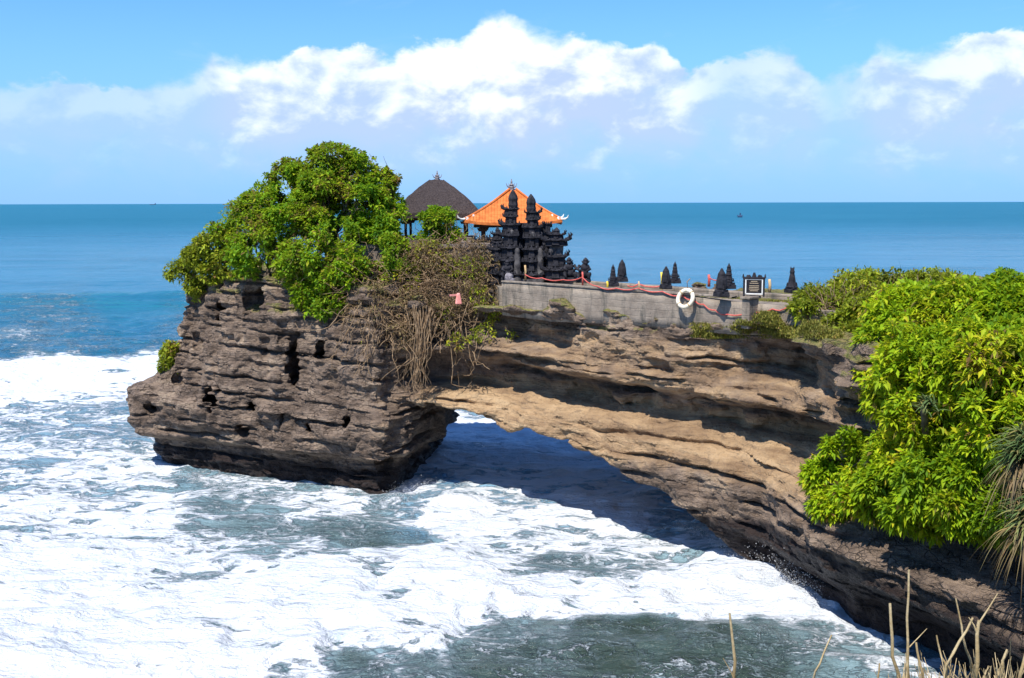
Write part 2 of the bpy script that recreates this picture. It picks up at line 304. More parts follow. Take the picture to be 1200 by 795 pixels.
def rock_mat():
    m, n = mat('layered_sea_rock')
    p = n.n('ShaderNodeNewGeometry').outputs['Position']
    a = n.n('ShaderNodeAttribute', attribute_name='zone'); zs = n.n('ShaderNodeSeparateColor', ins={0: a.outputs['Color']}).outputs
    tan, wet, green = zs[0], zs[1], zs[2]
    warp = n.noise(p, 0.16, 3, out=1)
    pw = n.n('ShaderNodeVectorMath', operation='MULTIPLY_ADD', ins={0: warp, 2: p}); pw.inputs[1].default_value = (0.4, 0.4, 1.4)
    q = n.vmul(pw.outputs[0], (0.10, 0.10, 1.6))
    band = n.noise(q, 1.3, 8, 0.65)                      # beds
    fine = n.noise(n.vmul(pw.outputs[0], (0.35, 0.35, 5.5)), 1.6, 6, 0.7)
    blot = n.noise(p, 0.55, 7, 0.62); speck = n.noise(p, 4.5, 6, 0.7)
    grey = n.ramp(n.m('ADD', n.m('MULTIPLY', blot, 0.55), n.m('MULTIPLY', band, 0.45)), [(0.34, (0.078, 0.054, 0.039)), (0.44, (0.180, 0.128, 0.092)), (0.54, (0.305, 0.222, 0.160)), (0.64, (0.46, 0.345, 0.24))])
    ochre = n.ramp(n.m('ADD', n.m('MULTIPLY', blot, 0.4), n.m('MULTIPLY', band, 0.6)), [(0.32, (0.18, 0.115, 0.068)), (0.45, (0.36, 0.23, 0.125)), (0.57, (0.56, 0.375, 0.205)), (0.72, (0.70, 0.50, 0.29))])
    tf = n.mr(n.m('ADD', tan, n.m('MULTIPLY', n.m('SUBTRACT', n.noise(p, 0.8, 5, 0.6), 0.5), 0.9)), 0.25, 0.75)
    c = n.mix(tf, grey, ochre)
    c = n.mix(n.mr(fine, 0.54, 0.66, 0, 0.45), c, (0.07, 0.052, 0.045))
    c = n.mix(n.mr(speck, 0.6, 0.72, 0, 0.75), c, (0.06, 0.045, 0.04))
    c = n.mix(n.mr(n.noise(p, 7, 4, 0.6), 0.62, 0.74, 0, 0.4), c, (0.50, 0.40, 0.30))
    c = n.mix(n.mr(n.m('ADD', wet, n.m('MULTIPLY', n.m('SUBTRACT', blot, 0.5), 1.2)), 0.3, 0.75, 0, 0.94), c, (0.030, 0.020, 0.019))
    gf = n.mr(n.m('ADD', green, n.m('MULTIPLY', n.m('SUBTRACT', n.noise(p, 1.6, 6, 0.65), 0.5), 1.6)), 0.45, 0.8, 0, 0.9)
    c = n.mix(gf, c, n.mix(n.mr(speck, 0.4, 0.6), (0.17, 0.19, 0.035), (0.30, 0.24, 0.09)))
    vd = n.n('ShaderNodeTexVoronoi', feature='DISTANCE_TO_EDGE', ins={'Vector': n.vmul(pw.outputs[0], (1.0, 1.0, 3.4)), 'Scale': 1.5, 'Randomness': 1.0})
    vd2 = n.n('ShaderNodeTexVoronoi', feature='DISTANCE_TO_EDGE', ins={'Vector': n.vmul(pw.outputs[0], (1.0, 1.0, 3.2)), 'Scale': 3.6, 'Randomness': 1.0})
    calm = n.mr(tan, 0.05, 0.4, 0.9, 0.12)
    crk = n.m('MULTIPLY', n.mr(vd.outputs[0], 0.0, 0.07, 1, 0), n.mr(n.noise(p, 0.9, 3), 0.42, 0.58)); crk2 = n.m('MULTIPLY', n.mr(vd2.outputs[0], 0.0, 0.08, 1, 0), n.mr(n.noise(p, 1.4, 3), 0.42, 0.58))
    c = n.mix(n.m('MULTIPLY', n.m('MULTIPLY', n.m('MAXIMUM', crk, n.m('MULTIPLY', crk2, .7)), calm), 0.75), c, (0.045, 0.034, 0.028))
    crh = n.m('MULTIPLY', n.m('ADD', n.m('MULTIPLY', crk, -0.45), n.m('MULTIPLY', crk2, -0.22)), calm)
    h = n.m('ADD', n.m('ADD', crh, n.m('MULTIPLY', fine, 0.5)), n.m('ADD', n.m('MULTIPLY', n.noise(p, 2.2, 10, 0.68), 0.9), n.m('MULTIPLY', n.noise(n.vmul(p, (1, 1, 0.4)), 1.1, 5, 0.6), 0.5)))
    b = n.n('ShaderNodeBump', ins={'Height': h, 'Strength': 1.0, 'Distance': 0.55})
    rg = n.mr(wet, 0.4, 0.9, 0.95, 0.45)
    d = n.n('ShaderNodeBsdfPrincipled', ins={'Base Color': c, 'Roughness': rg, 'Normal': b.outputs[0], 'Specular IOR Level': 0.3}); finish(n, d.outputs[0]); return m
M_rock = rock_mat()

# ------------------------------------------------------------------ the rock: stack, natural arch, headland
FRONT = [(-10, 75), (-0.6, 73.5), (14.9, 58)]
STACK = [(-29.5, 86), (-28.3, 82), (-20, 78.2), (-9.2, 73.6), (-7.6, 75.5), (-6.6, 80), (-5.2, 86), (-6.5, 92), (-13, 97), (-23, 96), (-29.5, 91)]
BRIDGE = [(-12, 77), (-9, 75), (-0.6, 73.5), (14.9, 58), (30, 62), (24, 74), (17, 79), (5, 84), (-10, 87)]
HEAD = [(8.5, 64.4), (14.9, 58), (16, 50), (19.6, 40.5), (24, 36), (34, 33), (60, 33), (60, 84), (34, 82), (17, 80), (6, 84), (3, 80)]
h = 0.2; x0, x1, y0, y1, z0, z1 = -32.5, 36, 33.5, 92, -1.6, 16.2
gx = np.arange(x0, x1, h, dtype=np.float32); gy = np.arange(y0, y1, h, dtype=np.float32); gz = np.arange(z0, z1, h, dtype=np.float32)
X, Y = np.meshgrid(gx, gy, indexing='ij')
dS, dB, dH = (poly_sdf(X, Y, p)[:, :, None].astype(np.float32) for p in (STACK, BRIDGE, HEAD))
X3, Y3, Z3 = X[:, :, None], Y[:, :, None], gz[None, None, :]
# bed warp
lowx = fbm(X3/7, Y3/7, Z3/5, 2, 1)
ZL = Z3+0.9*vn(X3/13, Y3/13, Z3*0+3.3)+0.035*(X3)
def layers(zz, edges): return np.searchsorted(edges, zz).astype(np.float32)
ed1 = np.cumsum(rng.uniform(0.5, 1.35, 40))-6
ed2 = np.cumsum(rng.uniform(0.16, 0.5, 120))-6
ed3 = np.cumsum(rng.uniform(0.7, 1.7, 40))-6
lay = layers(ZL, ed1)
led = vn(X3/4.2, Y3/4.2, lay*5.17)*1.5
# stack profile
zk = [-2, 0, 1.2, 2.2, 2.7, 3.3, 4.2, 5.4, 6.2, 7.5, 9.5, 11.5, 13, 14.2, 15.5]
pk = [-1.6, -1.3, -1.0, -.9, .3, .2, .5, .4, -.1, -.5, -.9, -1.2, -1.4, -1.7, -2.6]
prof = np.interp(gz, zk, pk).astype(np.float32)[None, None, :]
leftw = sstep(X3, -20, -27); ext = np.interp(gz, [-2, 2, 5.4, 6.5, 9, 11, 15], [-.4, -.3, 0.4, -1.2, -2.4, -2.9, -3.4]).astype(np.float32)[None, None, :]
rightw = sstep(X3, -13, -9); extr = np.interp(gz, [-2, 2, 5, 7, 10, 15], [1.0, .6, .3, 0.1, 0.6, 1.2]).astype(np.float32)[None, None, :]
topS = 14.6+0.8*vn(X3/5, Y3/5, 1.5)-sstep(X3, -21, -27)*1.6
d1 = np.maximum(dS-(prof+leftw*ext+rightw*extr+led*(0.42-0.16*sstep(Z3, 5.5, 7.5))), Z3-topS)
# front table for the arch and the headland (u = x - y runs along the face)
us = [-84, -74, -68, -62, -52, -44, -36, -30, -24, -12, 15]
zt = [-2, 0, 1.5, 3, 4.5, 5.4, 6.0, 6.8, 7.6, 8.7, 9.3, 10.2, 10.8, 12, 13, 14.5]
tab = np.array([
 [0, 0, 0, 0, 0, 0, .2, .2, -2.2, -2.2, -1.6, .1, -.6, -1.0, .3, 0],
 [.5, .5, .5, .5, .6, .8, .8, .2, -2.2, -2.2, -1.0, .7, -1.2, -2.0, .1, 0],
 [.8, .8, .8, 1, 1.2, 1.1, 1.1, .6, -2.2, -2.0, .2, .9, -1.0, -1.7, -.1, -.1],
 [1, 1, 1, 1.4, 1.7, 1.5, 1.3, .6, -1.5, -1.3, .7, .7, .1, -.3, -.1, -.1],
 [1.0, 1.1, 1.5, 1.9, 2.0, 1.6, 1.2, .4, -1.1, -.9, .8, .5, .7, .3, .2, 0],
 [1.0, 1.1, 1.5, 2.0, 2.0, 1.6, 1.1, -.3, -1.6, -1.4, .8, .3, -1.9, -1.9, .7, .3],
 [-.8, -.5, .3, 1.7, 2.0, 1.3, .7, -.3, -1.3, -.9, .9, .9, .6, .8, 1.0, .6],
 [-1.8, -1.6, -1.0, 1.2, 1.4, -1.2, -2.0, -2.4, -2.8, -2.6, -1.8, -1.2, -.8, -.4, -.2, -.2],
 [-2.6, -2.4, -1.8, .9, 1.1, -2.8, -3.4, -3.6, -3.8, -3.6, -3.2, -2.6, -2.2, -2, -2, -2],
 [-2.6, -2.4, -1.6, 1.0, .4, -3.8, -4.2, -4.2, -4.2, -4, -3.6, -3, -2.6, -2.4, -2.4, -2.4],
 [-1, -1, 0, .5, .5, 0, -1, -1, -1, -1, 0, 0, 0, 0, 0, 0]], np.float32)
U = X-Y
pz = np.stack([np.interp(gz, zt, t) for t in tab])            # station x z
fi = np.interp(U, us, np.arange(len(us))); i0 = np.clip(fi.astype(int), 0, len(us)-2); fr = (fi-i0)[:, :, None]
off = (pz[i0]*(1-fr)+pz[i0+1]*fr).astype(np.float32)
# the beds of the face sag a little toward the headland
led2 = led*0.42*(0.6+sstep(Z3, 6.0, 8.5)*1.3)
topH = np.clip(13.15+0.5*sstep(X3, 9.5, 12)+0.01*(X3-13)+sstep(X3, 18, 30)*.5+0.5*vn(X3/4, Y3/4, 6.5), 12.6, 15.5)
topB = 13.0+0*X3
yf = np.where(X < -0.6, 73.5, 72.9-X)[:, :, None]
qx = X3-0.22*(Y3-yf)                                           # coordinate across the tunnel
sof = np.interp(qx, [-12, -9, -4.6, 0, 2.2, 5.4, 8.3, 10.2, 11.3, 13, 15], [7.2, 6.7, 5.9, 5.9, 5.6, 5.1, 3.7, 2.5, 1.6, 0.0, -3]).astype(np.float32)
sof = sof+0.45*vn(X3/2.6, Y3/2.6, 2.0)+0.05*(Y3-yf)
d2 = np.maximum(dB-(off+led2), Z3-topB)
d3 = np.maximum(dH-(off+led2), Z3-topH)
tun = (sof-Z3)*0.8
tun = np.where(qx > 15, -5.0, tun)
D = np.minimum(d1, np.maximum(np.minimum(d2, d3), tun))
del d1, d2, d3, off
# hollows
def hollow(px, py, Yd, r, D):
    c = P(px, py, Yd); e = np.sqrt(((X3-c.x)/r[0])**2+((Y3-c.y)/r[1])**2+((Z3-c.z)/r[2])**2); return np.maximum(D, (1-e)*min(r))
for a in [(246, 446, 80.5, (.6, 2.4, 1.9)), (262, 418, 81.2, (.5, 2.2, 1.2)), (346, 430, 78.2, (.65, 2.4, 2.1)), (380, 418, 77.6, (.7, 2.2, 1.4)), (330, 492, 77, (.28, 1.8, 2.0)), (200, 470, 84, (1.6, 2.0, .5)), (450, 520, 74.5, (.4, 1.5, 1.2)), (250, 470, 79.6, (.45, 1.8, .9)), (385, 470, 76, (.35, 1.5, 1.0)), (300, 350, 80, (.8, 2, 1.0)), (262, 352, 82, (.4, 2, 1.5)), (322, 400, 78.6, (.35, 1.6, 1.3)), (230, 400, 82.5, (.7, 1.6, .7)), (215, 440, 83.5, (.8, 1.5, .45)), (365, 500, 76, (.5, 1.3, .5)), (410, 500, 75, (.3, 1.4, .9)), (285, 505, 78, (.6, 1.2, .4)), (224, 362, 84, (.5, 2.5, 1.4)), (420, 440, 76, (.4, 1.6, 1.1)), (298, 462, 78.5, (.3, 1.6, 1.0))]: D = hollow(*a, D)
band = np.abs(D) < 1.7; I = np.nonzero(band)
bx, by, bz = gx[I[0]], gy[I[1]], gz[I[2]]
nz_ = fbm(bx/1.7, by/1.7, bz/1.3, 4, 3, 0.55)*0.95+np.abs(vn(bx/1.1, by/1.1, bz/7.0, 9))*-2.4*(bx < -6)*sstep(bz, 4.6, 6.6)+fbm(bx/4.5, by/4.5, bz/3.5, 2, 8)*0.9
smoothz = 1-0.55*(sstep(bx-by, -76, -66)*(1-sstep(bz, 6.3, 7.6)))     # calmer on the big ochre slope
smoothz = smoothz*np.where(bx < -7, 0.55, 1)
D[I] = D[I]+nz_*smoothz
V, Q = surface_nets(D, (x0, y0, z0), h)
del D
# keep the biggest body only: drop small floating scraps
par = np.arange(len(V))
A = np.concatenate([Q[:, 0], Q[:, 1], Q[:, 2], Q[:, 3]]); B = np.concatenate([Q[:, 1], Q[:, 2], Q[:, 3], Q[:, 0]])
for _ in range(200):
    m_ = np.minimum(par[A], par[B]); q = par.copy(); np.minimum.at(q, A, m_); np.minimum.at(q, B, m_); q = q[q]
    q = q[q]
    if (q == par).all(): break
    par = q
lab, cn = np.unique(par, return_counts=True); keep = np.isin(par, lab[cn > 4000]); Q = Q[keep[Q[:, 0]]]
used = np.unique(Q); mp = np.full(len(V), -1); mp[used] = np.arange(len(used)); V = V[used]; Q = mp[Q]
cliff = np_mesh('cliff', V, Q, None)
md = cliff.modifiers.new('s', 'SUBSURF'); md.subdivision_type = 'CATMULL_CLARK'; md.levels = 1; md.render_levels = 1
dg = bpy.context.evaluated_depsgraph_get(); me2 = bpy.data.meshes.new_from_object(cliff.evaluated_get(dg)); old = cliff.data; cliff.modifiers.clear(); cliff.data = me2; me2.name = 'cliff'; bpy.data.meshes.remove(old)
nv = len(me2.vertices); co = np.empty(nv*3, np.float32); me2.vertices.foreach_get('co', co); co = co.reshape(-1, 3)
no = np.empty(nv*3, np.float32); me2.vertices.foreach_get('normal', no); no = no.reshape(-1, 3)
x, y, z = co.T
zl = z+0.9*vn(x/13, y/13, z*0+3.3)+0.035*x+0.25*vn(x/1.6, y/1.6, z*0+9)
l2 = layers(zl, ed2)
e = vn(x/1.5, y/1.5, l2*3.71)*0.42+vn(x/0.45, y/0.45, l2*1.93)*0.16+fbm(x/0.55, y/0.55, z/0.42, 3, 4)*0.26-np.abs(vn(x/0.7, y/0.7, z/3.0, 31))*0.75*(x < -7)*sstep(z, 4.5, 6.5)*sstep(vn(x/3, y/3, z/4, 33), -.15, .15)
slope = sstep(x-y, -76, -66)*(1-sstep(z, 6.0, 7.4)); e = e*(1.15-0.25*slope)
k3 = layers(zl, ed3); lo = ed3[np.clip(k3.astype(int)-1, 0, 39)]; hi_ = ed3[np.clip(k3.astype(int), 0, 39)]
bd = np.minimum(zl-lo, hi_-zl); on = sstep(vn(x/2.8, y/2.8, np.where(zl-lo < hi_-zl, k3-1, k3)*4.3), -0.12, 0.12)
e = e-0.55*on*np.exp(-(bd/0.11)**2)+vn(x/3.2, y/3.2, k3*2.9)*0.55*(0.4+slope)
hn = no.copy(); hn[:, 2] *= 0.25
co = co+hn*e[:, None]; me2.vertices.foreach_set('co', co.ravel()); me2.update()
uu = x-y
tan = sstep(uu, -86, -76)*(0.24+0.9*sstep(z, 2.6+1.6*sstep(uu, -66, -50), 6.2+.8*sstep(uu, -66, -50))*(1-sstep(z, 7.4, 8.6)))*(1-0.75*sstep(uu, -40, -31))
tan = tan+0.30*sstep(uu, -80, -70)*sstep(z, 8.6, 9.2)*(1-sstep(z, 11.5, 12.5))+0.18*(uu < -84)*sstep(z, 5, 8)
wet = (1-sstep(z, 0.9+0.9*(uu > -70)+1.1*sstep(uu, -50, -38), 2.6+1.7*sstep(uu, -56, -40)))
green = sstep(no[:, 2], 0.15, 0.7)*sstep(z, 11.3, 12.8)*(0.85+0.35*(uu > -53))
zone = np.c_[np.clip(tan, 0, 1), wet, green]
a = me2.attributes.new('zone', 'FLOAT_COLOR', 'POINT'); a.data.foreach_set('color', np.c_[zone, np.ones(nv)].astype(np.float32).ravel())
me2.polygons.foreach_set('use_smooth', np.zeros(len(me2.polygons), bool)); me2.materials.append(M_rock); setp(cliff, kind='structure')

# cliff under the viewer, joining the headland on the right
NEAR = [(-60, 1.0), (-20, 1.5), (-3, 2.2), (0.9, 3.3), (1.6, 4.3), (3.2, 4.6), (6.5, 7), (11, 14), (17, 22), (23, 30), (30, 36), (60, 36), (60, -30), (-60, -30)]
hN = 0.5; ax_ = np.arange(-40, 50, hN, dtype=np.float32); ay_ = np.arange(-14, 40, hN, dtype=np.float32); az_ = np.arange(-2, 20.5, hN, dtype=np.float32)
XX, YY = np.meshgrid(ax_, ay_, indexing='ij'); dN = poly_sdf(XX, YY, NEAR)[:, :, None]
topN = (18.25-0.13*np.clip(YY-5, 0, 30)-0.05*np.clip(-XX, 0, 30))[:, :, None]
DN = np.maximum(dN+0.12*(az_[None, None]-18)*-0.0-(18.2-az_)[None, None]*-0.12, az_[None, None]-topN)+0.55*fbm(XX[:, :, None]/3, YY[:, :, None]/3, az_[None, None]/1.6, 3, 2)*np.clip((18.2-az_)[None, None]/2, 0.12, 1)
Vn_, Qn_ = surface_nets(DN, (-40, -14, -2), hN)
zz_ = Vn_[:, 2]; near = np_mesh('ground', Vn_, Qn_, M_rock, attrs={'zone': np.c_[zz_*0+.2, 1-sstep(zz_, 1, 3), sstep(zz_, 14, 17.5)]}); setp(near, kind='structure')

# ------------------------------------------------------------------ sea
def axis(a, b, st, lo, hi, g=1.09):
    c = list(np.arange(a, b, st)); s = st; v = c[-1]
    while v < hi: s *= g; v += s; c.append(v)
    s = st; v = c[0]; pre = []
    while v > lo: s *= g; v -= s; pre.append(v)
    return np.array(pre[::-1]+c, np.float32)
sx = axis(-66, 24, 0.22, -90000, 90000); sy = axis(40, 160, 0.22, -4000, 120000, 1.045)
SX, SY = np.meshgrid(sx, sy, indexing='ij')
fade = 1/(1+np.maximum(0, (np.hypot(SX, SY)-150)/160)**2)
fd2 = 1/(1+np.maximum(0, (np.hypot(SX, SY)-420)/500)**2)
# back-projection of sea points to photo coordinates, to read the foam map (a map of the sea surface)
cz, sz_ = math.cos(PITCH), math.sin(PITCH)
dep = np.maximum(SY*cz+HC*sz_, 1.0); PX = 600+F*SX/dep; PY = 397.5-F*(-HC*cz+SY*sz_)/dep
CP = [  # px, py, foam
 (0, 270, 0), (300, 300, 0), (1200, 260, 0), (0, 330, .0), (150, 350, .02), (0, 375, .10), (10, 388, .42), (60, 390, .28), (110, 392, .12), (150, 380, .05), (60, 404, .25), (150, 403, .1), (200, 400, .1),
 (0, 405, .12), (240, 405, .1), (120, 410, .15), (0, 432, 1.1), (60, 430, 1.2), (120, 429, 1.2), (180, 427, 1.2), (240, 427, 1.2), (0, 440, 1.3), (90, 440, 1.3), (180, 440, 1.2), (0, 458, 1.1), (100, 456, 1.0), (180, 456, 1.0),
 (20, 474, .62), (90, 475, .5), (150, 478, .42), (40, 500, .5), (110, 500, .42), (160, 515, .45), (20, 530, .62), (90, 540, .62), (150, 545, .68), (40, 570, .58), (110, 575, .55), (175, 560, .78), (180, 590, .7),
 (20, 610, .72), (90, 612, .6), (150, 610, .72), (60, 640, .82), (140, 640, .85), (20, 680, 1.0), (100, 670, 1.0), (180, 650, .8), (60, 720, 1.15), (150, 720, 1.15), (20, 770, 1.1), (120, 770, 1.15), (220, 760, 1.1), (240, 790, 1.0), (10, 795, .95),
 (220, 575, .45), (260, 590, .32), (300, 583, .38), (350, 592, .5), (400, 590, .6), (430, 600, .36), (470, 590, .42), (240, 615, .40), (300, 610, .26), (340, 620, .3), (390, 620, .22), (440, 622, .12), (480, 615, .25), (210, 640, .66), (260, 645, .62), (330, 645, .5), (390, 645, .48), (440, 648, .6), (500, 600, .9), (560, 600, .88), (530, 580, .95), (610, 600, .85), (660, 620, .7), (520, 640, .9), (580, 650, .62),
 (240, 680, .95), (320, 680, .92), (400, 680, .98), (480, 680, 1.0), (560, 690, 1.1), (300, 720, 1.15), (400, 720, 1.2), (500, 720, 1.2), (560, 720, 1.0), (350, 755, 1.1), (440, 752, 1.05), (500, 758, .9), (300, 775, .85),
 (600, 635, .62), (640, 655, .25), (690, 665, .3), (720, 655, .45), (760, 655, .42), (640, 690, .95), (700, 690, 1.0), (780, 690, 1.1), (860, 690, 1.2), (930, 700, 1.2), (740, 625, .75), (790, 640, .7), (820, 660, .9), (880, 670, 1.0), (940, 685, 1.15),
 (600, 715, .9), (650, 712, .85), (720, 712, .85), (800, 712, .9), (880, 712, .9), (960, 712, .9),
 (580, 740, .28), (640, 738, .22), (700, 745, .14), (760, 745, .12), (820, 740, .15), (880, 735, .3), (940, 735, .42), (990, 740, .5), (330, 792, .4), (420, 785, .25), (500, 780, .3), (560, 770, .22), (620, 770, .18), (700, 780, .1), (780, 775, .14), (850, 770, .12), (900, 765, .2), (950, 770, .34), (1000, 780, .45), (600, 800, .15), (860, 800, .1), (1000, 830, .3), (300, 850, .4), (700, 850, .1),
 (520, 492, 1.2), (560, 495, 1.2), (600, 502, 1.2), (640, 512, 1.1), (520, 512, 1.1), (570, 520, .9), (640, 530, .95), (500, 540, .85), (560, 550, .8), (620, 560, .8), (680, 570, .85), (720, 590, .8), (520, 572, .5), (600, 585, .55), (700, 610, .6), (780, 615, .45), (560, 478, .6), (620, 470, .5), (760, 470, .1), (900, 450, 0), (1100, 500, 0), (1200, 420, 0), (420, 440, .9), (500, 455, .8), (600, 440, .3), (800, 400, 0), (350, 500, .6), (300, 540, .5), (420, 520, .5), (1000, 330, 0), (700, 300, 0), (500, 330, 0), (400, 400, .1)]
cp = np.array(CP, np.float32)
sel = (SY > 25) & (SY < 500) & (PX > -300) & (PX < 1500)
foam = np.zeros(SX.shape, np.float32)
fx_, fy_ = PX[sel], PY[sel]; num = np.zeros(fx_.shape, np.float32); den = np.full(fx_.shape, 1e-9, np.float32)
wn = fbm(SX[sel]/3.0, SY[sel]/3.0, SX[sel]*0, 4, 6)
ffx = np.clip(fx_, -40, 1100)+wn*26; ffy = fy_+wn*14*np.clip((fy_-380)/200, 0.25, 1)
for a, b, c in cp:
    r2 = ((ffx-a)/1.0)**2+((ffy-b)*(2.2 if b < 480 else 1.7))**2+120; ww = 1/r2**2.2; num += ww*c; den += ww
fv = num/den; foam[sel] = fv+0.10*np.exp(-((fv-.5)/.2)**2)*(fx_ < 200)-0.06*sstep(fv, .85, .95)*(fx_ < 560)
dk_ = np.minimum(poly_sdf(SX[sel], SY[sel], STACK), poly_sdf(SX[sel], SY[sel], HEAD)); foam[sel] += .10*(fy_ > 570)+.13*np.exp(-((fx_-340)/150)**2-((fy_-605)/38)**2); foam[sel] += .28*np.exp(-np.abs(dk_)/1.2)*sstep(wn, -.4, .3)
foam[~sel] = np.where(SY[~sel] < 30, .5, 0)
# swell + chop
def sea_h(SX, SY):
    hgt = fade*(0.55*fbm(SX/9+SY/40, SY/4.5, SX*0+.5, 2, 2)+0.42*fbm(SX/2.6, SY/1.5, SX*0+.2, 3, 12))
    hgt += fd2*0.9*vn((SX+SY*.15)/60, SY/17, SX*0+4)
    wob = 6*vn(SX/30, SX*0, SX*0+2)
    hgt += 2.3*np.exp(-((SY-222-wob)/11)**2)*sstep(SX, 10, -40)                      # green swell far out
    hgt += 1.1*np.exp(-(np.where(SY-124-wob*.4 < 0, (SY-124-wob*.4)/4, (SY-124-wob*.4)/12))**2)*sstep(SX, -2, -26)   # breaker
    b = foam*sstep(SY, 40, 46)*(1-sstep(SY, 62, 72)); hgt += 0.35*sstep(b, .8, 1.15)+0.2*sstep(foam, .5, 1.1)*fade
    return hgt+sstep(foam, .75, 1.1)*fade*(0.32*fbm(SX/1.3, SY/1.1, SX*0, 3, 20))-0.2*sstep(foam, .3, 1)*fade
hg = sea_h(SX, SY).astype(np.float32)
n0, n1_ = SX.shape; ii = np.arange(n0*n1_).reshape(n0, n1_)
Qs = np.stack([ii[:-1, :-1], ii[1:, :-1], ii[1:, 1:], ii[:-1, 1:]], -1).reshape(-1, 4)
dist = np.hypot(SX, SY)
deep = np.zeros(SX.shape+(3,), np.float32)
g1 = np.array((0.034, 0.055, 0.043)); g2 = np.array((0.022, 0.125, 0.215)); g3 = np.array((0.026, 0.160, 0.245)); g4 = np.array((0.012, 0.185, 0.215))
t = sstep(SY, 62, 100)[..., None]; deep = g1*(1-t)+g2*t
t = sstep(SX, -18, -34)[..., None]*(SY < 130)[..., None]*0.6; deep = deep*(1-t)+g2*t
t = sstep(SY, 130, 300)[..., None]; deep = deep*(1-t)+g3*t
t = (sstep(SX, -9, -5)*(1-sstep(SX, 11, 14))*sstep(SY, 62, 74)*(1-sstep(SY, 98, 108)))[..., None]*0.85; deep = deep*(1-t)+np.array((0.12, 0.42, 0.78))*t  # brighter blue painted under the arch, lifts the shaded water in its colour
t = (np.exp(-((SY-216)/22)**2)*sstep(SX, 10, -40))[..., None]*0.55; deep = deep*(1-t)+g4*t
sea_m, n = mat('sea_water')
p = n.n('ShaderNodeNewGeometry').outputs['Position']
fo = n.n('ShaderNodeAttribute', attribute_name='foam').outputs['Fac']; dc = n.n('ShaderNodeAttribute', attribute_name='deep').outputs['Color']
dd = n.n('ShaderNodeVectorMath', operation='LENGTH', ins={0: p}).outputs[1]
ps = n.vmul(p, (0.62, 1.0, 1.0))
wv = n.noise(ps, 0.45, 4, 0.6, out=1)
pwv = n.n('ShaderNodeVectorMath', operation='MULTIPLY_ADD', ins={0: wv, 2: ps}); pwv.inputs[1].default_value = (2.6, 2.6, 0)
pw = pwv.outputs[0]
vo = n.n('ShaderNodeTexVoronoi', feature='DISTANCE_TO_EDGE', ins={'Vector': pw, 'Scale': 1.0}); v2 = n.n('ShaderNodeTexVoronoi', feature='DISTANCE_TO_EDGE', ins={'Vector': pw, 'Scale': 3.0})
lace = n.m('SUBTRACT', 1.0, n.m('MULTIPLY', n.m('MINIMUM', n.m('MULTIPLY', vo.outputs[0], 1.1), n.m('ADD', n.m('MULTIPLY', v2.outputs[0], 1.6), 0.12)), 1.9), clamp=True)
rid = n.m('SUBTRACT', 1.0, n.m('MULTIPLY', n.m('ABSOLUTE', n.m('SUBTRACT', n.noise(pw, 0.8, 8, 0.66), 0.5)), 5.5), clamp=True)
big = n.noise(ps, 0.22, 5, 0.6)
hol = n.m('ADD', n.mr(n.noise(n.vmul(pw, (0.6, 1.0, 1)), 0.42, 4, 0.55), 0.54, 0.68, 0, 0.42), n.mr(n.noise(n.vmul(pw, (0.6, 1.0, 1)), 1.3, 4, 0.55), 0.55, 0.70, 0, 0.30))
pat = n.m('SUBTRACT', n.m('ADD', n.m('ADD', n.m('MULTIPLY', lace, 0.34), n.m('MULTIPLY', rid, 0.40)), n.m('ADD', n.m('MULTIPLY', n.m('SUBTRACT', big, 0.5), 0.9), n.m('MULTIPLY', n.m('SUBTRACT', n.noise(pw, 3.5, 6, 0.7), 0.5), 0.55))), n.m('MULTIPLY', hol, n.mr(fo, 1.0, 1.25, 1.0, 0.5)))
fm = n.mr(n.m('ADD', pat, n.m('MULTIPLY', fo, 1.02)), 0.80, 1.30)
fm = n.m('MULTIPLY', fm, n.mr(fo, 0.02, 0.12))
thin = n.m('MULTIPLY', n.mr(rid, 0.72, 0.98), n.mr(n.noise(pw, 0.35, 4, .6), 0.42, 0.62)); thin2 = n.m('MULTIPLY', n.mr(v2.outputs[0], 0.0, 0.10, 1, 0), n.mr(n.noise(pw, 0.6, 4, .6), 0.45, 0.62))
fm = n.m('MAXIMUM', fm, n.m('MULTIPLY', n.m('MAXIMUM', n.m('MULTIPLY', thin, .95), n.m('MULTIPLY', thin2, .65)), n.mr(fo, 0.03, 0.2)))
# scattered whitecaps far out
fm = n.m('MAXIMUM', fm, n.mr(n.m('ADD', fo, n.m('MULTIPLY', n.m('SUBTRACT', n.noise(pw, 1.2, 6, .6), .5), .5)), 0.25, 0.75, 0, 0.22))
caps = n.mr(n.noise(n.vmul(p, (0.022, 0.13, 1)), 1.0, 6, 0.7), 0.64, 0.74, 0, 0.5)
caps = n.m('MULTIPLY', caps, n.mr(dd, 170, 300))
fm = n.m('MAXIMUM', fm, caps)
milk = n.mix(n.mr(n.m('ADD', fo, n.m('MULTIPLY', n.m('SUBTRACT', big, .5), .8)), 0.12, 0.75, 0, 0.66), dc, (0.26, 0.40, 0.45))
var = n.m('ADD', n.m('MULTIPLY', n.noise(n.vmul(p, (0.003, 0.009, 1)), 1.0, 7, 0.72), .5), n.m('MULTIPLY', n.noise(n.vmul(p, (0.05, 0.11, 1)), 1.0, 6, 0.7), .5))
milk = n.mix(n.m('MULTIPLY', n.mr(var, 0.42, 0.58, 0.0, 0.9), n.mr(dd, 100, 160)), milk, (0.012, 0.125, 0.20))
colr = n.mix(fm, milk, n.mix(n.mr(n.m('ADD', fm, n.m('MULTIPLY', n.m('SUBTRACT', n.noise(pw, 0.9, 7, .65), .5), 1.3)), .35, 1.05), (0.30, 0.40, 0.43), (0.68, 0.71, 0.74)))
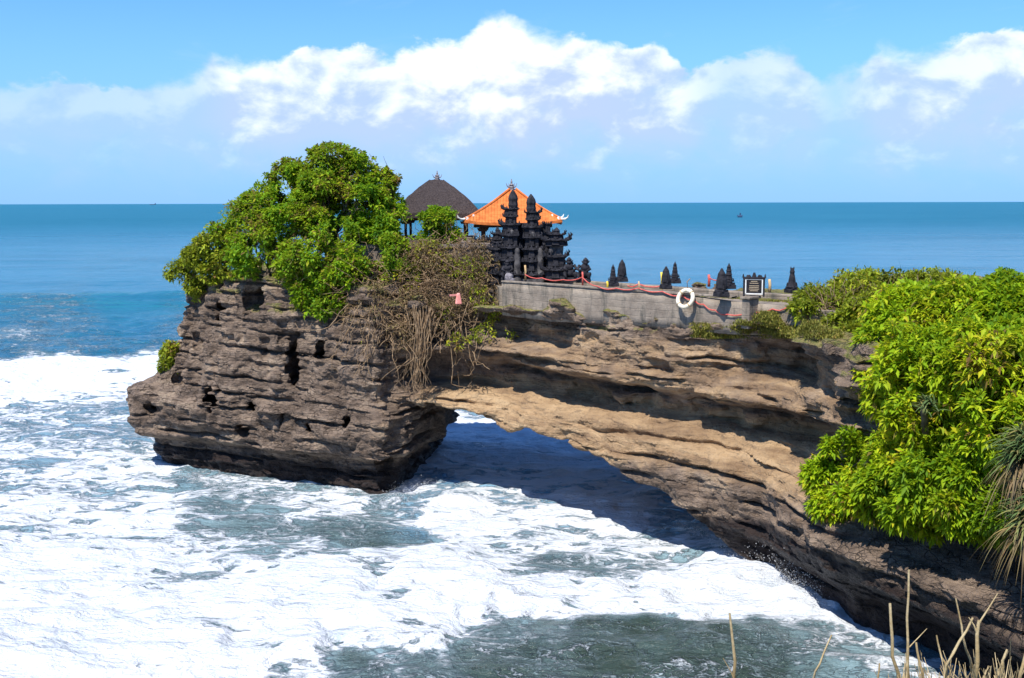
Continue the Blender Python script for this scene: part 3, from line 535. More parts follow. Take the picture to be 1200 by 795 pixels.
# bump: ripples whose size grows with distance
r1 = n.noise(n.vmul(p, (0.7, 1.3, 1)), 1.4, 6, 0.62, 0.4); r2 = n.noise(n.vmul(p, (0.10, 0.32, 1)), 1.0, 6, 0.65, 0.3); r3 = n.noise(n.vmul(p, (0.012, 0.05, 1)), 1.0, 7, 0.7, 0.2)
hh = n.m('ADD', n.m('MULTIPLY', r1, n.mr(dd, 90, 400, 0.45, 0.0)), n.m('ADD', n.m('MULTIPLY', r2, n.mr(dd, 150, 900, 1.1, 0.3)), n.m('MULTIPLY', r3, n.mr(dd, 150, 700, 0.4, 7.0))))
hh = n.m('ADD', hh, n.m('MULTIPLY', fm, n.m('ADD', 0.10, n.m('ADD', n.m('MULTIPLY', n.noise(pw, 1.1, 8, 0.62), 0.42), n.m('MULTIPLY', n.noise(p, 3.2, 8, 0.7), 0.16)))))
bm_ = n.n('ShaderNodeBump', ins={'Height': hh, 'Strength': 1.0, 'Distance': 0.8})
wat = n.n('ShaderNodeBsdfPrincipled', ins={'Base Color': colr, 'Roughness': n.m('MAXIMUM', n.mr(fm, 0, 1, 0.16, 0.9), n.mr(dd, 100, 1500, 0.1, 0.5)), 'Normal': bm_.outputs[0], 'IOR': 1.33, 'Specular IOR Level': n.mr(fm, 0, 1, n.mr(dd, 100, 900, 0.45, 0.26), 0.1)})
finish(n, wat.outputs[0])
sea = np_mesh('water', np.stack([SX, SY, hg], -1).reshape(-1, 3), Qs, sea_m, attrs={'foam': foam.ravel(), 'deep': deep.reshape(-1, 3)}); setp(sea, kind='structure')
from mathutils.bvhtree import BVHTree
_m = (V[Q[:, 0]][:, 1] < 88)
bvh = BVHTree.FromPolygons(V.tolist(), Q[_m].tolist())
def hit(px, py, default=75.0):
    d = Vector(ray(px, py)).normalized(); r = bvh.ray_cast(Vector((0, 0, HC)), d)
    return r[0] if r[0] is not None else P(px, py, default)
# ------------------------------------------------------------------ terrace, walls
def line_pt(s, back=0.0, z=0.0):          # s = x on the front line of the walkway, back = metres behind it
    k = 0.7071; y = 72.9-s
    return Vector((s+back*k, y+back*k, z))
def slab(name, poly, zb, zt, m, parent=None):
    bm = bmesh.new(); lo = [bm.verts.new((p[0], p[1], zb)) for p in poly]; hi = [bm.verts.new((p[0], p[1], zt)) for p in poly]; k = len(poly)
    for i in range(k): bm.faces.new((lo[i], lo[(i+1) % k], hi[(i+1) % k], hi[i]))
    bm.faces.new(hi); bm.faces.new(lo[::-1]); bmesh.ops.recalc_face_normals(bm, faces=bm.faces)
    me = bpy.data.meshes.new(name); bm.to_mesh(me); bm.free(); me.materials.append(m); o = bpy.data.objects.new(name, me); COL.objects.link(o)
    if parent: o.parent = parent; me.transform(Matrix.Translation(-wloc(parent)))
    return o
def rough_wall(name, s0, s1, b0, b1, ztops, zbots, m, parent=None, amp=0.05):
    """long wall along the walkway with a worn, slightly uneven face"""
    n = int((s1-s0)*1.4142/0.22); t = np.linspace(s0, s1, n); rows = [(b0, 'b'), (b0, 'm1'), (b0, 'm2'), (b0, 'm3'), (b0, 't'), (b1, 't'), (b1, 'b')]
    V_ = []
    for s in t:
        f = (s-s0)/(s1-s0); zt_ = np.interp(f, np.linspace(0, 1, len(ztops)), ztops); zb_ = np.interp(f, np.linspace(0, 1, len(zbots)), zbots)
        for b, k in rows:
            z = {'b': zb_, 'm1': zb_+.25*(zt_-zb_), 'm2': zb_+.5*(zt_-zb_), 'm3': zb_+.8*(zt_-zb_), 't': zt_}[k]
            j = amp*2*float(fbm(s*1.3, z*2.0, b*3.1, 3, 5)); zj = 0.05*float(vn(s*1.7, b, 3.3)) if k == 't' else 0
            V_.append(line_pt(s, b+j, z+zj))
    k = len(rows); Fc = []
    for i in range(n-1):
        for j in range(k): a, b = i*k+j, i*k+(j+1) % k; Fc.append((a, b, b+k, a+k))
    return np_mesh(name, V_, Fc, m, parent, smooth=False)
rw = thing('retaining_wall', line_pt(-1, 0, 12.6), 'long grey concrete wall edging the temple terrace above the rock arch', 'wall')
rough_wall('wall_face', -0.7, 15.4, 0.0, 0.45, [14.72, 14.72, 14.70, 14.72, 14.55, 14.5], [12.5, 12.4, 12.6, 12.7, 12.7, 13.0], M_wall, rw)
cp_ = rough_wall('coping', -0.7, 12.2, -0.06, 0.5, [14.84, 14.83, 14.84, 14.83], [14.725, 14.725, 14.725, 14.725], M_wall, rw, 0.03)
terr = slab('terrace', [line_pt(-3.5, 3), line_pt(-1.2, .46), line_pt(15.3, .46), line_pt(17.5, 2.5), line_pt(14.6, 5.6), line_pt(-2.2, 5.6)], 12.7, 14.3, M_wall); setp(terr, kind='structure')
lw = rough_wall('low_wall', -1.0, 13.6, 4.4, 4.95, [14.72, 14.75, 14.70, 14.72], [14.31]*2, M_wall, None, 0.05); setp(lw, 'low weathered concrete wall along the seaward back edge of the terrace', 'wall')

# grass tufts
def blades(pts, hgt, wid, m, name, per=14, lean=0.5, label=None, cat=None, kind=None):
    pts = np.asarray(pts, np.float32); N = len(pts)*per; c = np.repeat(pts, per, 0); c[:, :2] += rng.normal(0, .12, (N, 2))
    a = rng.uniform(0, 2*np.pi, N); l = hgt*rng.uniform(.5, 1.2, N); ln = rng.uniform(0.1, lean, N)
    d = np.c_[np.cos(a), np.sin(a), 0*a]; sd = np.c_[-np.sin(a), np.cos(a), 0*a]*wid
    t1 = c+d*(l*ln*.4)[:, None]+np.c_[0*a, 0*a, l*.6]; t2 = c+d*(l*ln*1.1)[:, None]+np.c_[0*a, 0*a, l]
    V_ = np.stack([c-sd, c+sd, t1+sd*.8, t1-sd*.8, t2], 1).reshape(-1, 3); i = np.arange(N)[:, None]*5
    Fc = np.concatenate([i+np.array([[0, 1, 2, 3]]), i+np.array([[3, 2, 4, 4]])])
    V_ = np.concatenate([V_]); Fq = i+np.array([[0, 1, 2, 3]]); Ft = i+np.array([[3, 2, 4]])
    Fall = np.concatenate([np.c_[Ft, Ft[:, 2:]]]) if 0 else None
    # as triangles
    T = np.concatenate([i+np.array([[0, 1, 2]]), i+np.array([[0, 2, 3]]), Ft])
    v = np.repeat(np.clip(rng.normal(.5, .25, N), 0, 1), 5)
    o = np_mesh(name, V_, T, m, None, {'v': v}, smooth=False); setp(o, label, cat, None, kind); return o
gp = []
for s in np.arange(-1, 13.5, .09):
    for k in range(2):
        if vn(s*.9, k*3.0, 1.1) > -0.05: gp.append(line_pt(s, 4.2-rng.uniform(0, .5)-0*k, 14.3))
    if vn(s*.8, 7.0, 2.1) > -0.02: gp.append(line_pt(s, .6+rng.uniform(0, .4), 14.3))
    if vn(s*.8, 9.0, 2.1) > 0.05: gp.append(line_pt(s, 5.0+rng.uniform(0, .5), 14.4))
for _ in range(2600):
    q = hit(rng.uniform(812, 985), rng.uniform(366, 398))
    if q.z > 12.3 and q.y < 70 and vn(q.x*1.2, q.y*1.2, 4) > -.3: gp.append(q)
blades(gp, .13, .022, M_grass, 'grass', 12, 1.2, kind='stuff')

# ------------------------------------------------------------------ small things of the terrace
def G(px, py, z):
    r = ray(px, py); t = (z-HC)/r[2]; return Vector((r[0]*t, r[1]*t, z))
def stone_pillar(px, pyb, pyt, z, style, label):
    b = G(px, pyb, z); top = P(px, pyt, b.y).z-z; t = thing('stone_pillar', b, label, 'stone pillar', 'black carved stone pillars along the terrace edge')
    r = top*.165
    m1 = MB(); m1.box(b+Vector((0, 0, .09*top-.02)), (r*2.7, r*2.7, .16*top), R(20), .94, .02); m1.box(b+Vector((0, 0, .20*top)), (r*2.3, r*2.3, .08*top), R(45), .9, .015); m1.build('base', M_lava, t)
    m2 = MB()
    if style == 0:   # plump, bud-shaped
        m2.lathe(b, [(r*.9, .22*top), (r*1.15, .30*top), (r*1.2, .45*top), (r*1.1, .6*top), (r*.85, .75*top), (r*.9, .77*top), (r*.55, .88*top)], 8)
        m3 = MB().lathe(b, [(r*.5, .87*top), (r*.35, .94*top), (r*.08, top)], 8)
    elif style == 1:  # slim, tiered
        prof = [(r*.8, .22*top)]
        for i in range(4): zz = .28+.15*i; prof += [(r*(.95-.13*i), zz*top), (r*(.82-.13*i), (zz+.09)*top), (r*(.98-.13*i), (zz+.11)*top)]
        m2.lathe(b, prof, 8); m3 = MB().lathe(b, [(r*.42, .82*top), (r*.46, .86*top), (r*.2, .93*top), (r*.05, top)], 8)
    else:            # wide bell foot, thin neck, cup
        m2.lathe(b, [(r*1.5, .22*top), (r*1.1, .28*top), (r*.95, .36*top), (r*.75, .55*top), (r*.5, .75*top), (r*.62, .78*top), (r*.55, .85*top)], 8)
        m3 = MB().box(b+Vector((0, 0, .9*top)), (r*.8, r*.8, .1*top), 0, .7, .01).box(b+Vector((r*.35, 0, .95*top)), (r*.25, r*.4, .1*top), 0, .5).box(b+Vector((-r*.35, 0, .95*top)), (r*.25, r*.4, .1*top), 0, .5)
    for i in range(4): a = i*math.pi/2+.2; m2.box(b+Vector((math.cos(a)*r*1.15, math.sin(a)*r*1.15, .33*top)), (r*.4, r*.4, .13*top), a, .4)
    m2.build('body', M_lava, t); m3.build('finial', M_lava, t); return t
stone_pillar(718, 336, 310, 14.84, 1, 'short slim black stone pillar at the left of the first pair past the temple gate')
stone_pillar(728.5, 330.5, 304.5, 14.72, 0, 'black stone pillar on the rear low wall in the first pair past the temple gate')
stone_pillar(780, 339, 312.5, 14.84, 0, 'plump black stone pillar beside the yellow post on the front wall')
stone_pillar(790.5, 332.5, 307, 14.72, 1, 'thin pointed black stone pillar behind the yellow post on the rear wall')
stone_pillar(845, 348, 315, 14.84, 0, 'rounded black stone pillar on the front wall left of the framed sign')
stone_pillar(853.5, 339, 309, 14.72, 1, 'tapering black stone pillar on the rear wall left of the framed sign')
stone_pillar(927.5, 344, 313.5, 14.55, 2, 'wide footed black stone pillar standing alone at the right end of the terrace')

def stake(px, pyb, pyt, z, m, label, r=.05):
    b = G(px, pyb, z); zt_ = P(px, pyt, b.y).z
    o = MB().tube([b-Vector((0, 0, .15)), (b.x+.02, b.y, (b.z+zt_)/2), (b.x-.02, b.y, zt_)], [r*1.1, r, r*.9], 7).build('post', m, None, True)
    return setp(o, label, 'post', 'short posts along the terrace')
stake(615.5, 326, 311, 14.84, M_cane, 'tan wooden post at the foot of the black gate', .075)
stake(682.5, 332, 319, 14.84, M_red, 'red post in front of the small crouching statue', .06)
stake(748.5, 340, 330, 14.84, M_cane, 'short tan post on the front wall between two pairs of pillars', .05)
stake(775.0, 337, 319.5, 14.84, M_yellow, 'yellow post close to the plump black pillar', .075)
stake(830.5, 334, 322.5, 14.72, M_red, 'red post on the rear wall left of the third pillar pair', .09)
stake(901.5, 342, 328, 14.72, M_cane, 'tan post standing between the framed sign and the lone pillar', .09)
stake(711.5, 337, 330, 14.84, M_yellow, 'tiny yellow post beside the leftmost slim pillar', .07)

def rope(name, pts, r, label):
    q = []
    for a, b in zip(pts, pts[1:]):
        for k in range(6): f = k/6; p = a.lerp(b, f); p.z -= .12*math.sin(math.pi*f)+.02*random.random(); q.append(p)
    q.append(pts[-1]); return setp(MB().tube(q, r, 6).build(name, M_red, None, True), label, 'rope')
def FW(px, py, front=.12):      # a point just in front of the long wall
    s = ray(px, py)[0]/ray(px, py)[1]; Yp = (72.9-front*1.414)/(1+s); return P(px, py, Yp)
rope('rope', [G(615, 322, 15.2), G(635, 326, 15.0), G(660, 328, 15.0), G(682, 325, 15.25)]+[FW(p, q, .1) for p, q in ((700, 336), (722, 338), (748, 338), (776, 342), (800, 347), (812, 351), (824, 357), (838, 364), (852, 369), (880, 366), (905, 363), (922, 361))], .036, 'red rope strung along the front wall and drooping at its right end')
rope('rope', [G(735, 335, 14.9), G(748, 333, 15), G(775, 336, 14.9)], .04, 'short red rope lying behind the middle of the front wall')
rope('rope', [G(831, 326, 15.3), G(845, 328, 15.2), G(858, 330, 15.1)], .035, 'red rope tied between the red post and the pillars on the rear wall')
# life ring on the wall
c = FW(803, 350.5, .35); nrm = Vector((-.7, -.7, .35)).normalized(); a1 = nrm.cross(Vector((0, 0, 1))).normalized(); a2 = nrm.cross(a1)
ring = thing('life_ring', c, 'cream life ring hanging on the front of the grey wall', 'life ring')
bm = bmesh.new(); Rr, rr = .50, .12; rg = []
for i in range(36):
    a = 2*math.pi*i/36; cc_ = c+(a1*math.cos(a)+a2*math.sin(a))*Rr; o_ = (a1*math.cos(a)+a2*math.sin(a)); rg.append([bm.verts.new(cc_+(o_*math.cos(b)+nrm*math.sin(b))*rr) for b in [2*math.pi*k/10 for k in range(10)]])
for i in range(36):
    for k in range(10): bm.faces.new((rg[i][k], rg[(i+1) % 36][k], rg[(i+1) % 36][(k+1) % 10], rg[i][(k+1) % 10]))
bmesh.ops.recalc_face_normals(bm, faces=bm.faces); me = bpy.data.meshes.new('ring'); bm.to_mesh(me); bm.free(); me.materials.append(M_cream); me.polygons.foreach_set('use_smooth', np.ones(len(me.polygons), bool))
ro = bpy.data.objects.new('ring', me); COL.objects.link(ro); ro.parent = ring; me.transform(Matrix.Translation(-c))
for k in range(4):
    a = math.pi/4+k*math.pi/2; o_ = a1*math.cos(a)+a2*math.sin(a); tt = (-a1*math.sin(a)+a2*math.cos(a)); cc_ = c+o_*Rr
    pts = [cc_+(o_*math.cos(b)+nrm*math.sin(b))*(rr+.012) for b in [2*math.pi*j/8 for j in range(9)]]
    MB().tube(pts, .03, 5).build('band', M_cane, ring, True)
MB().tube([c+a2*-.6+nrm*.02, c+Vector((.1, .15, .95)), c+Vector((.3, .35, 1.1))], .03, 5).build('cord', M_vine, ring, True)
# framed sign
b = G(883, 350, 14.84); sg = thing('framed_sign', b, 'black notice board in a carved frame on a pale plinth', 'sign'); rz = R(-14)
kx = .0480*1.0; q = Matrix.Rotation(rz, 3, 'Z'); L = lambda x, y, z: b+q@Vector((x, y, z))
MB().box(L(0, 0, .62), (.92, .07, .80), rz).build('board', M_black, sg)
m1 = MB(); m1.box(L(-.53, -.02, .6), (.11, .14, 1.06), rz, 1, .02).box(L(.52, -.02, .6), (.11, .14, 1.06), rz, 1, .02).box(L(0, -.02, 1.08), (1.2, .16, .12), rz, 1, .02)
m1.box(L(-.3, -.02, 1.19), (.3, .12, .12), rz, .5).box(L(.3, -.02, 1.19), (.3, .12, .12), rz, .5).box(L(0, -.02, 1.25), (.26, .14, .26), rz, .4).box(L(-.58, -.02, 1.2), (.12, .12, .2), rz, .3).box(L(.58, -.02, 1.2), (.12, .12, .2), rz, .3); m1.build('carved_frame', M_lava, sg)
MB().box(L(-.44, -.05, .62), (.06, .05, .84), rz).box(L(.44, -.05, .62), (.06, .05, .84), rz).box(L(0, -.05, .225), (.94, .05, .06), rz).box(L(0, -.05, 1.0), (.82, .045, .03), rz).build('inner_frame', M_white, sg)
for zz, wd in ((.90, .34), (.80, .46), (.66, .52), (.57, .5), (.48, .54), (.39, .44)): MB().box(L(0, -.045, zz), (wd, .012, .035), rz).build('lettering', M_gold, sg)
pb = FW(879, 357, .35); sp = thing('sign_plinth', (pb.x, pb.y, 13.2), 'pale block built against the wall under the framed sign', 'plinth')
MB().box((pb.x, pb.y, 14.0), (.95, .5, 1.6), R(45), .97, .03).build('block', M_wall, sp); MB().box((pb.x, pb.y, 14.87), (1.15, .62, .12), R(45), 1, .02).build('cap', M_wall, sp)

# ------------------------------------------------------------------ temple
plat = thing('stone_platform', (-5, 84, 13), 'brown grey masonry platform behind the dry vines carrying both pavilions', 'platform')
pa = [(-11.5, 78.5), (-1.2, 78.2), (-.4, 84), (-.4, 90.8), (-11.5, 91.5)]
slab('base', pa, 12.5, 16.85, M_plat, plat); slab('rim', [(x_*1.0+(-.12 if x_ < -5 else .12), y_+(-.12 if y_ < 85 else .12)) for x_, y_ in pa], 16.853, 17.1, M_plat, plat)
def hip_roof(t, c, hx, hy, z_e, z_a, apex, m, name, curve=0.0, rz=0.0, thick=.3, uvs=True, rows=7):
    """four-sided roof, curve > 0 bulges, < 0 sags; real thickness at the eave"""
    bm = bmesh.new(); uvl = bm.loops.layers.uv.new('UVMap'); Mx = Matrix.Translation(Vector((c[0], c[1], 0))) @ Matrix.Rotation(rz, 4, 'Z'); rings = []; nseg = 8
    for i in range(rows+1):
        f = i/rows; zz = z_e+(z_a-z_e)*(f+curve*math.sin(math.pi*f)); sx_ = hx+(apex-hx)*f; sy_ = hy+(apex-hy)*f; rr_ = []
        for sd in range(4):
            cs_ = [(-1, -1), (1, -1), (1, 1), (-1, 1)]; a, b = cs_[sd], cs_[(sd+1) % 4]
            for k in range(nseg):
                g_ = k/nseg; bow = -.10*math.sin(math.pi*g_)*(1-f); up_ = .18*(1-f)*abs(1-2*g_)**4*(1 if m is M_tile else 0)
                xx = a[0]+(b[0]-a[0])*g_; yy = a[1]+(b[1]-a[1])*g_
                rr_.append(bm.verts.new(Mx @ Vector((xx*sx_*(1+bow*0), yy*sy_, zz+up_+bow*.6+(random.uniform(-.05, .05) if m is M_thatch else 0)))))
        rings.append(rr_)
    K = 4*nseg; slope = math.hypot(hy, z_a-z_e)
    for i in range(rows):
        for k in range(K):
            f_ = bm.faces.new((rings[i][k], rings[i][(k+1) % K], rings[i+1][(k+1) % K], rings[i+1][k])); g0 = (k % nseg)/nseg; g1_ = g0+1/nseg; wid = 2*(hx if (k//nseg) % 2 == 0 else hy)
            for lp, (u_, v_) in zip(f_.loops, ((g0, i), (g1_, i), (g1_, i+1), (g0, i+1))): s_ = 1-(1-apex/hx)*v_/rows; lp[uvl].uv = ((u_-.5)*wid*s_, v_/rows*slope)
    bm.faces.new(rings[-1]); low_ = [bm.verts.new(v.co+Vector((0, 0, -thick))) for v in rings[0]]; inn = [bm.verts.new(Vector((c[0]+(v.co.x-c[0])*.9, c[1]+(v.co.y-c[1])*.9, v.co.z-thick+.1))) for v in rings[0]]
    for k in range(K):
        k2 = (k+1) % K; bm.faces.new((low_[k], low_[k2], rings[0][k2], rings[0][k])); bm.faces.new((inn[k], inn[k2], low_[k2], low_[k]))
    bm.faces.new(inn)
    bmesh.ops.recalc_face_normals(bm, faces=bm.faces); me = bpy.data.meshes.new(name); bm.to_mesh(me); bm.free(); me.materials.append(m); o = bpy.data.objects.new(name, me); COL.objects.link(o); o.parent = t; me.transform(Matrix.Translation(-wloc(t)))
    return o
def finial(t, c, h_, m):
    f_ = MB().lathe(c, [(h_*.32, -.1), (h_*.34, h_*.08), (h_*.16, h_*.16), (h_*.26, h_*.24), (h_*.12, h_*.34), (h_*.2, h_*.46), (h_*.08, h_*.6), (h_*.09, h_*.72), (h_*.02, h_)], 10)
    for k in range(4):
        a = k*math.pi/2+.5; d = Vector((math.cos(a), math.sin(a), 0)); c0 = Vector(c)
        f_.tube([c0+d*h_*.15+Vector((0, 0, h_*.2)), c0+d*h_*.42+Vector((0, 0, h_*.32)), c0+d*h_*.55+Vector((0, 0, h_*.62))], [h_*.07, h_*.05, h_*.015], 5)
    return f_.build('finial', m, t)
# thatched pavilion
cT = P(512, 250, 88); tp = thing('thatched_pavilion', (cT.x, 88, 17.1), 'open pavilion with a dark palm thatch roof rising beside the tree', 'pavilion')
za = P(512, 211, 88).z; hip_roof(tp, (cT.x, 88), 3.45, 3.1, cT.z+.05, za, .55, M_thatch, 'roof', .07, R(4), .38)
MB().box((cT.x, 88, cT.z-.42), (5.6, 5.2, .22), R(4)).build('beam', M_wood, tp)
for sx_ in (-2.3, 0, 2.3):
    for sy_ in (-2.1, 2.1): MB().box((cT.x+sx_, 88+sy_, (17.0+cT.z-.45)/2), (.2, .2, cT.z-.55-17.0), 0).box((cT.x+sx_, 88+sy_, cT.z-.7), (.55, .5, .2), 0, 1.3).build('post', M_wood, tp)
MB().box((cT.x, 88, 17.2), (6.0, 5.4, .3), 0, 1, .03).build('floor', M_plat, tp)
finial(tp, (cT.x+.05, 88, za), .75, M_finial)
# orange tiled pavilion
cO = P(601, 261, 84); op = thing('tiled_pavilion', (cO.x, 84, 17.1), 'open pavilion with a bright orange tiled roof behind the black gate', 'pavilion')
zo = P(598, 223, 84).z; hx = 3.62
rf = hip_roof(op, (cO.x, 84), hx, 3.3, cO.z+.1, zo, .25, M_tile, 'roof', -.05, 0, .2)
for sx_, sy_ in ((-1, -1), (1, -1), (1, 1), (-1, 1)):
    pts = []
    for k in range(9):
        f = k/8; zz = cO.z+.1+(zo-cO.z-.1)*(f-.05*math.sin(math.pi*f))+.10+.1*(1-f)**3; pts.append(Vector((cO.x+sx_*(hx+(.25-hx)*f), 84+sy_*(3.3+(.25-3.3)*f), zz)))
    MB().tube(pts, .085, 6).build('ridge_cap', M_tile, rf)
    o = pts[0]; MB().tube([pts[1], o, o+Vector((sx_*.22, sy_*.15, .02)), o+Vector((sx_*.36, sy_*.26, .12)), o+Vector((sx_*.42, sy_*.3, .3))], [.07, .09, .08, .06, .02], 6).box(o+Vector((sx_*-.25, sy_*-.2, .08)), (.25, .25, .22), R(45), .5).box(o+Vector((sx_*-.7, sy_*-.55, .26)), (.2, .2, .2), R(45), .5).build('corner_ornament', M_white, rf)
MB().box((cO.x, 84, cO.z-.2), (5.8, 5.2, .24)).build('beam', M_wood, op)
for sx_ in (-2.25, 2.25):
    for sy_ in (-1.9, 1.9): MB().box((cO.x+sx_, 84+sy_, (17.0+cO.z-.3)/2), (.24, .24, cO.z-.3-17.0), 0).box((cO.x+sx_, 84+sy_, cO.z-.5), (.6, .5, .25), 0, 1.35).build('post', M_wood, op)
finial(op, (cO.x-.1, 84, zo), .85, M_finial)

def tier_stack(m_, c, tiers, rz=0, cut=0):
    """carved Balinese tower: a column of courses, each with a cornice and curled corner ears; cut = +-1 flattens one side"""
    z = c[2]; kk = Matrix.Rotation(rz, 3, 'Z')
    for i, (w_, d_, h_) in enumerate(tiers):
        def B(x_, y_, zz, sx_, sy_, sz_, tp_=1.0, bv=.02): m_.box(Vector(c[:2]+(0,))+kk@Vector((x_, y_, 0))+Vector((0, 0, zz)), (sx_, sy_, sz_), rz, tp_, bv)
        B(0, 0, z+h_*.5, w_, d_, h_)
        B(0, 0, z+h_*.06, w_*1.14, d_*1.14, h_*.12); B(0, 0, z+h_*.80, w_*1.16, d_*1.16, h_*.10); B(0, 0, z+h_*.92, w_*1.34, d_*1.34, h_*.12)
        B(0, -d_*.5, z+h_*.45, w_*.42, d_*.22, h_*.55, .7); B(0, -d_*.62, z+h_*.98, w_*.34, d_*.16, h_*.3, .3)
        for sx_ in (-1, 1):
            if sx_ == cut: continue
            B(sx_*w_*.5, 0, z+h_*.4, w_*.16, d_*.6, h_*.5, .7)
            for sy_ in (-1, 1):
                o = Vector(c[:2]+(0,))+kk@Vector((sx_*w_*.6, sy_*d_*.6, 0))+Vector((0, 0, z+h_*.95)); dv = kk@Vector((sx_, sy_*.6, 0)); e_ = w_*.16
                m_.tube([o-dv*e_*.5, o+dv*e_*.6+Vector((0, 0, e_*.5)), o+dv*e_*1.0+Vector((0, 0, e_*1.6)), o+dv*e_*.5+Vector((0, 0, e_*2.4))], [e_*.75, e_*.7, e_*.45, e_*.08], 5)
        for k_ in range(5): xs = (k_/4-.5)*w_*1.2; m_.lathe(Vector(c[:2]+(0,))+kk@Vector((xs, -d_*.62, 0))+Vector((0, 0, z+h_*.95)), [(w_*.07, 0), (w_*.075, h_*.10), (w_*.01, h_*random.uniform(.22, .42))], 5)
        z += h_
    return z
gate = thing('split_gate', (P(611, 330, 77).x, 77, 14.3), 'tall black carved stone split gate before the orange roof', 'gate')
k1 = 77.6/F
def gx_(px): return P(px, 300, 77).x
def gz_(py): return P(600, py, 77).z
# left half: tall pointed tower ; right half the same a little lower
for nm, px, tp_, sgn in (('gate_tower', 601, 223, -1), ('gate_tower', 622, 228, 1)):
    m1 = MB(); xc = gx_(px); H_ = gz_(tp_)-14.3
    zt_ = tier_stack(m1, (xc+sgn*.12, 77, 14.3), [(1.25, 1.7, H_*.13), (1.05, 1.5, H_*.15), (1.15, 1.35, H_*.13), (.95, 1.2, H_*.13), (1.05, 1.05, H_*.11), (.7, .8, H_*.08), (.85, .7, H_*.08)], R(-6), -sgn)
    m1.lathe((xc, 77, zt_), [(.30, -.05), (.36, H_*.035), (.32, H_*.07), (.36, H_*.10), (.30, H_*.135), (.16, H_*.17), (.03, H_*.195)], 7); tw = m1.build(nm, M_lava, gate)
    for zz in (.30, .56): MB().blob((xc+sgn*.1, 77-.82+zz*.28, 14.3+H_*zz), (.17, .1, .24), 1, .2).build('carved_face', M_lavag, tw)
for px, tp_, wd in ((583, 284, 1.0), (641, 262, .85)):
    m1 = MB(); xc = gx_(px); H_ = gz_(tp_)-14.3; tier_stack(m1, (xc, 77.3, 14.3), [(wd, 1.3, H_*.30), (wd*.86, 1.1, H_*.30), (wd*.8, .95, H_*.26), (wd*.5, .5, H_*.14)], R(-6)); m1.build('wing_wall', M_lava, gate)
MB().box((gx_(611.5), 77.5, 14.3+2.15), (1.3, .5, 4.3), R(-6), 1, .03).box((gx_(611.5), 77.25, 14.3+3.3), (1.5, .3, .3), R(-6)).box((gx_(632), 77.6, 14.3+1.75), (1.3, .5, 4.2), R(-6)).build('door_panel', M_lava, gate)
m1 = MB()
for i in range(4): m1.box((gx_(609), 75.9+.3*i, 14.3+.1+.17*i), (2.4, .32, .2+.34*i*0+.17), R(-6), 1, .02)
m1.build('steps', M_lavag, gate)
for px in (606, 633):
    MB().lathe((gx_(px), 76.1, 14.3), [(.3, 0), (.3, .5), (.2, .6), (.22, 1.3), (.24, 2.0), (.16, 2.3), (.2, 2.4), (.1, 2.6)], 8).build('column', M_lavag, gate, True)
# shrine pillar to the right of the gate, smaller one on the left, guardian figures
def shrine(px, pyb, pyt, Yd, w_, label):
    b_ = P(px, pyb, Yd); zt_ = P(px, pyt, Yd).z; H_ = zt_-b_.z; t_ = thing('shrine', b_, label, 'shrine', 'small carved shrines beside the gate')
    m1 = MB(); z_ = tier_stack(m1, (b_.x, b_.y, b_.z), [(w_, w_, H_*.22), (w_*.8, w_*.8, H_*.26)], R(-8)); m1.build('base', M_lava, t_)
    m2 = MB(); m2.box((b_.x, b_.y, z_+H_*.1), (w_*.6, w_*.6, H_*.2), R(-8), 1.1, .02); m2.blob((b_.x-w_*.3, b_.y-w_*.35, z_+H_*.09), (w_*.16, w_*.12, H_*.07), 1, .15); m2.build('niche', M_lavag, t_)
    m3 = MB(); z2 = tier_stack(m3, (b_.x, b_.y, z_+H_*.18), [(w_*.95, w_*.95, H_*.13), (w_*.6, w_*.6, H_*.10)], R(-8)); m3.lathe((b_.x, b_.y, z2), [(w_*.22, -.02), (w_*.15, H_*.04), (w_*.18, H_*.06), (w_*.03, H_*.13)], 8); m3.build('roof', M_lava, t_)
    return t_
shrine(652, 328, 268, 75.6, 1.35, 'carved stone shrine with a crown top standing at the right of the gate')
shrine(583, 328, 267, 78.6, .95, 'narrow grey shrine half hidden by dry vines at the left of the gate')
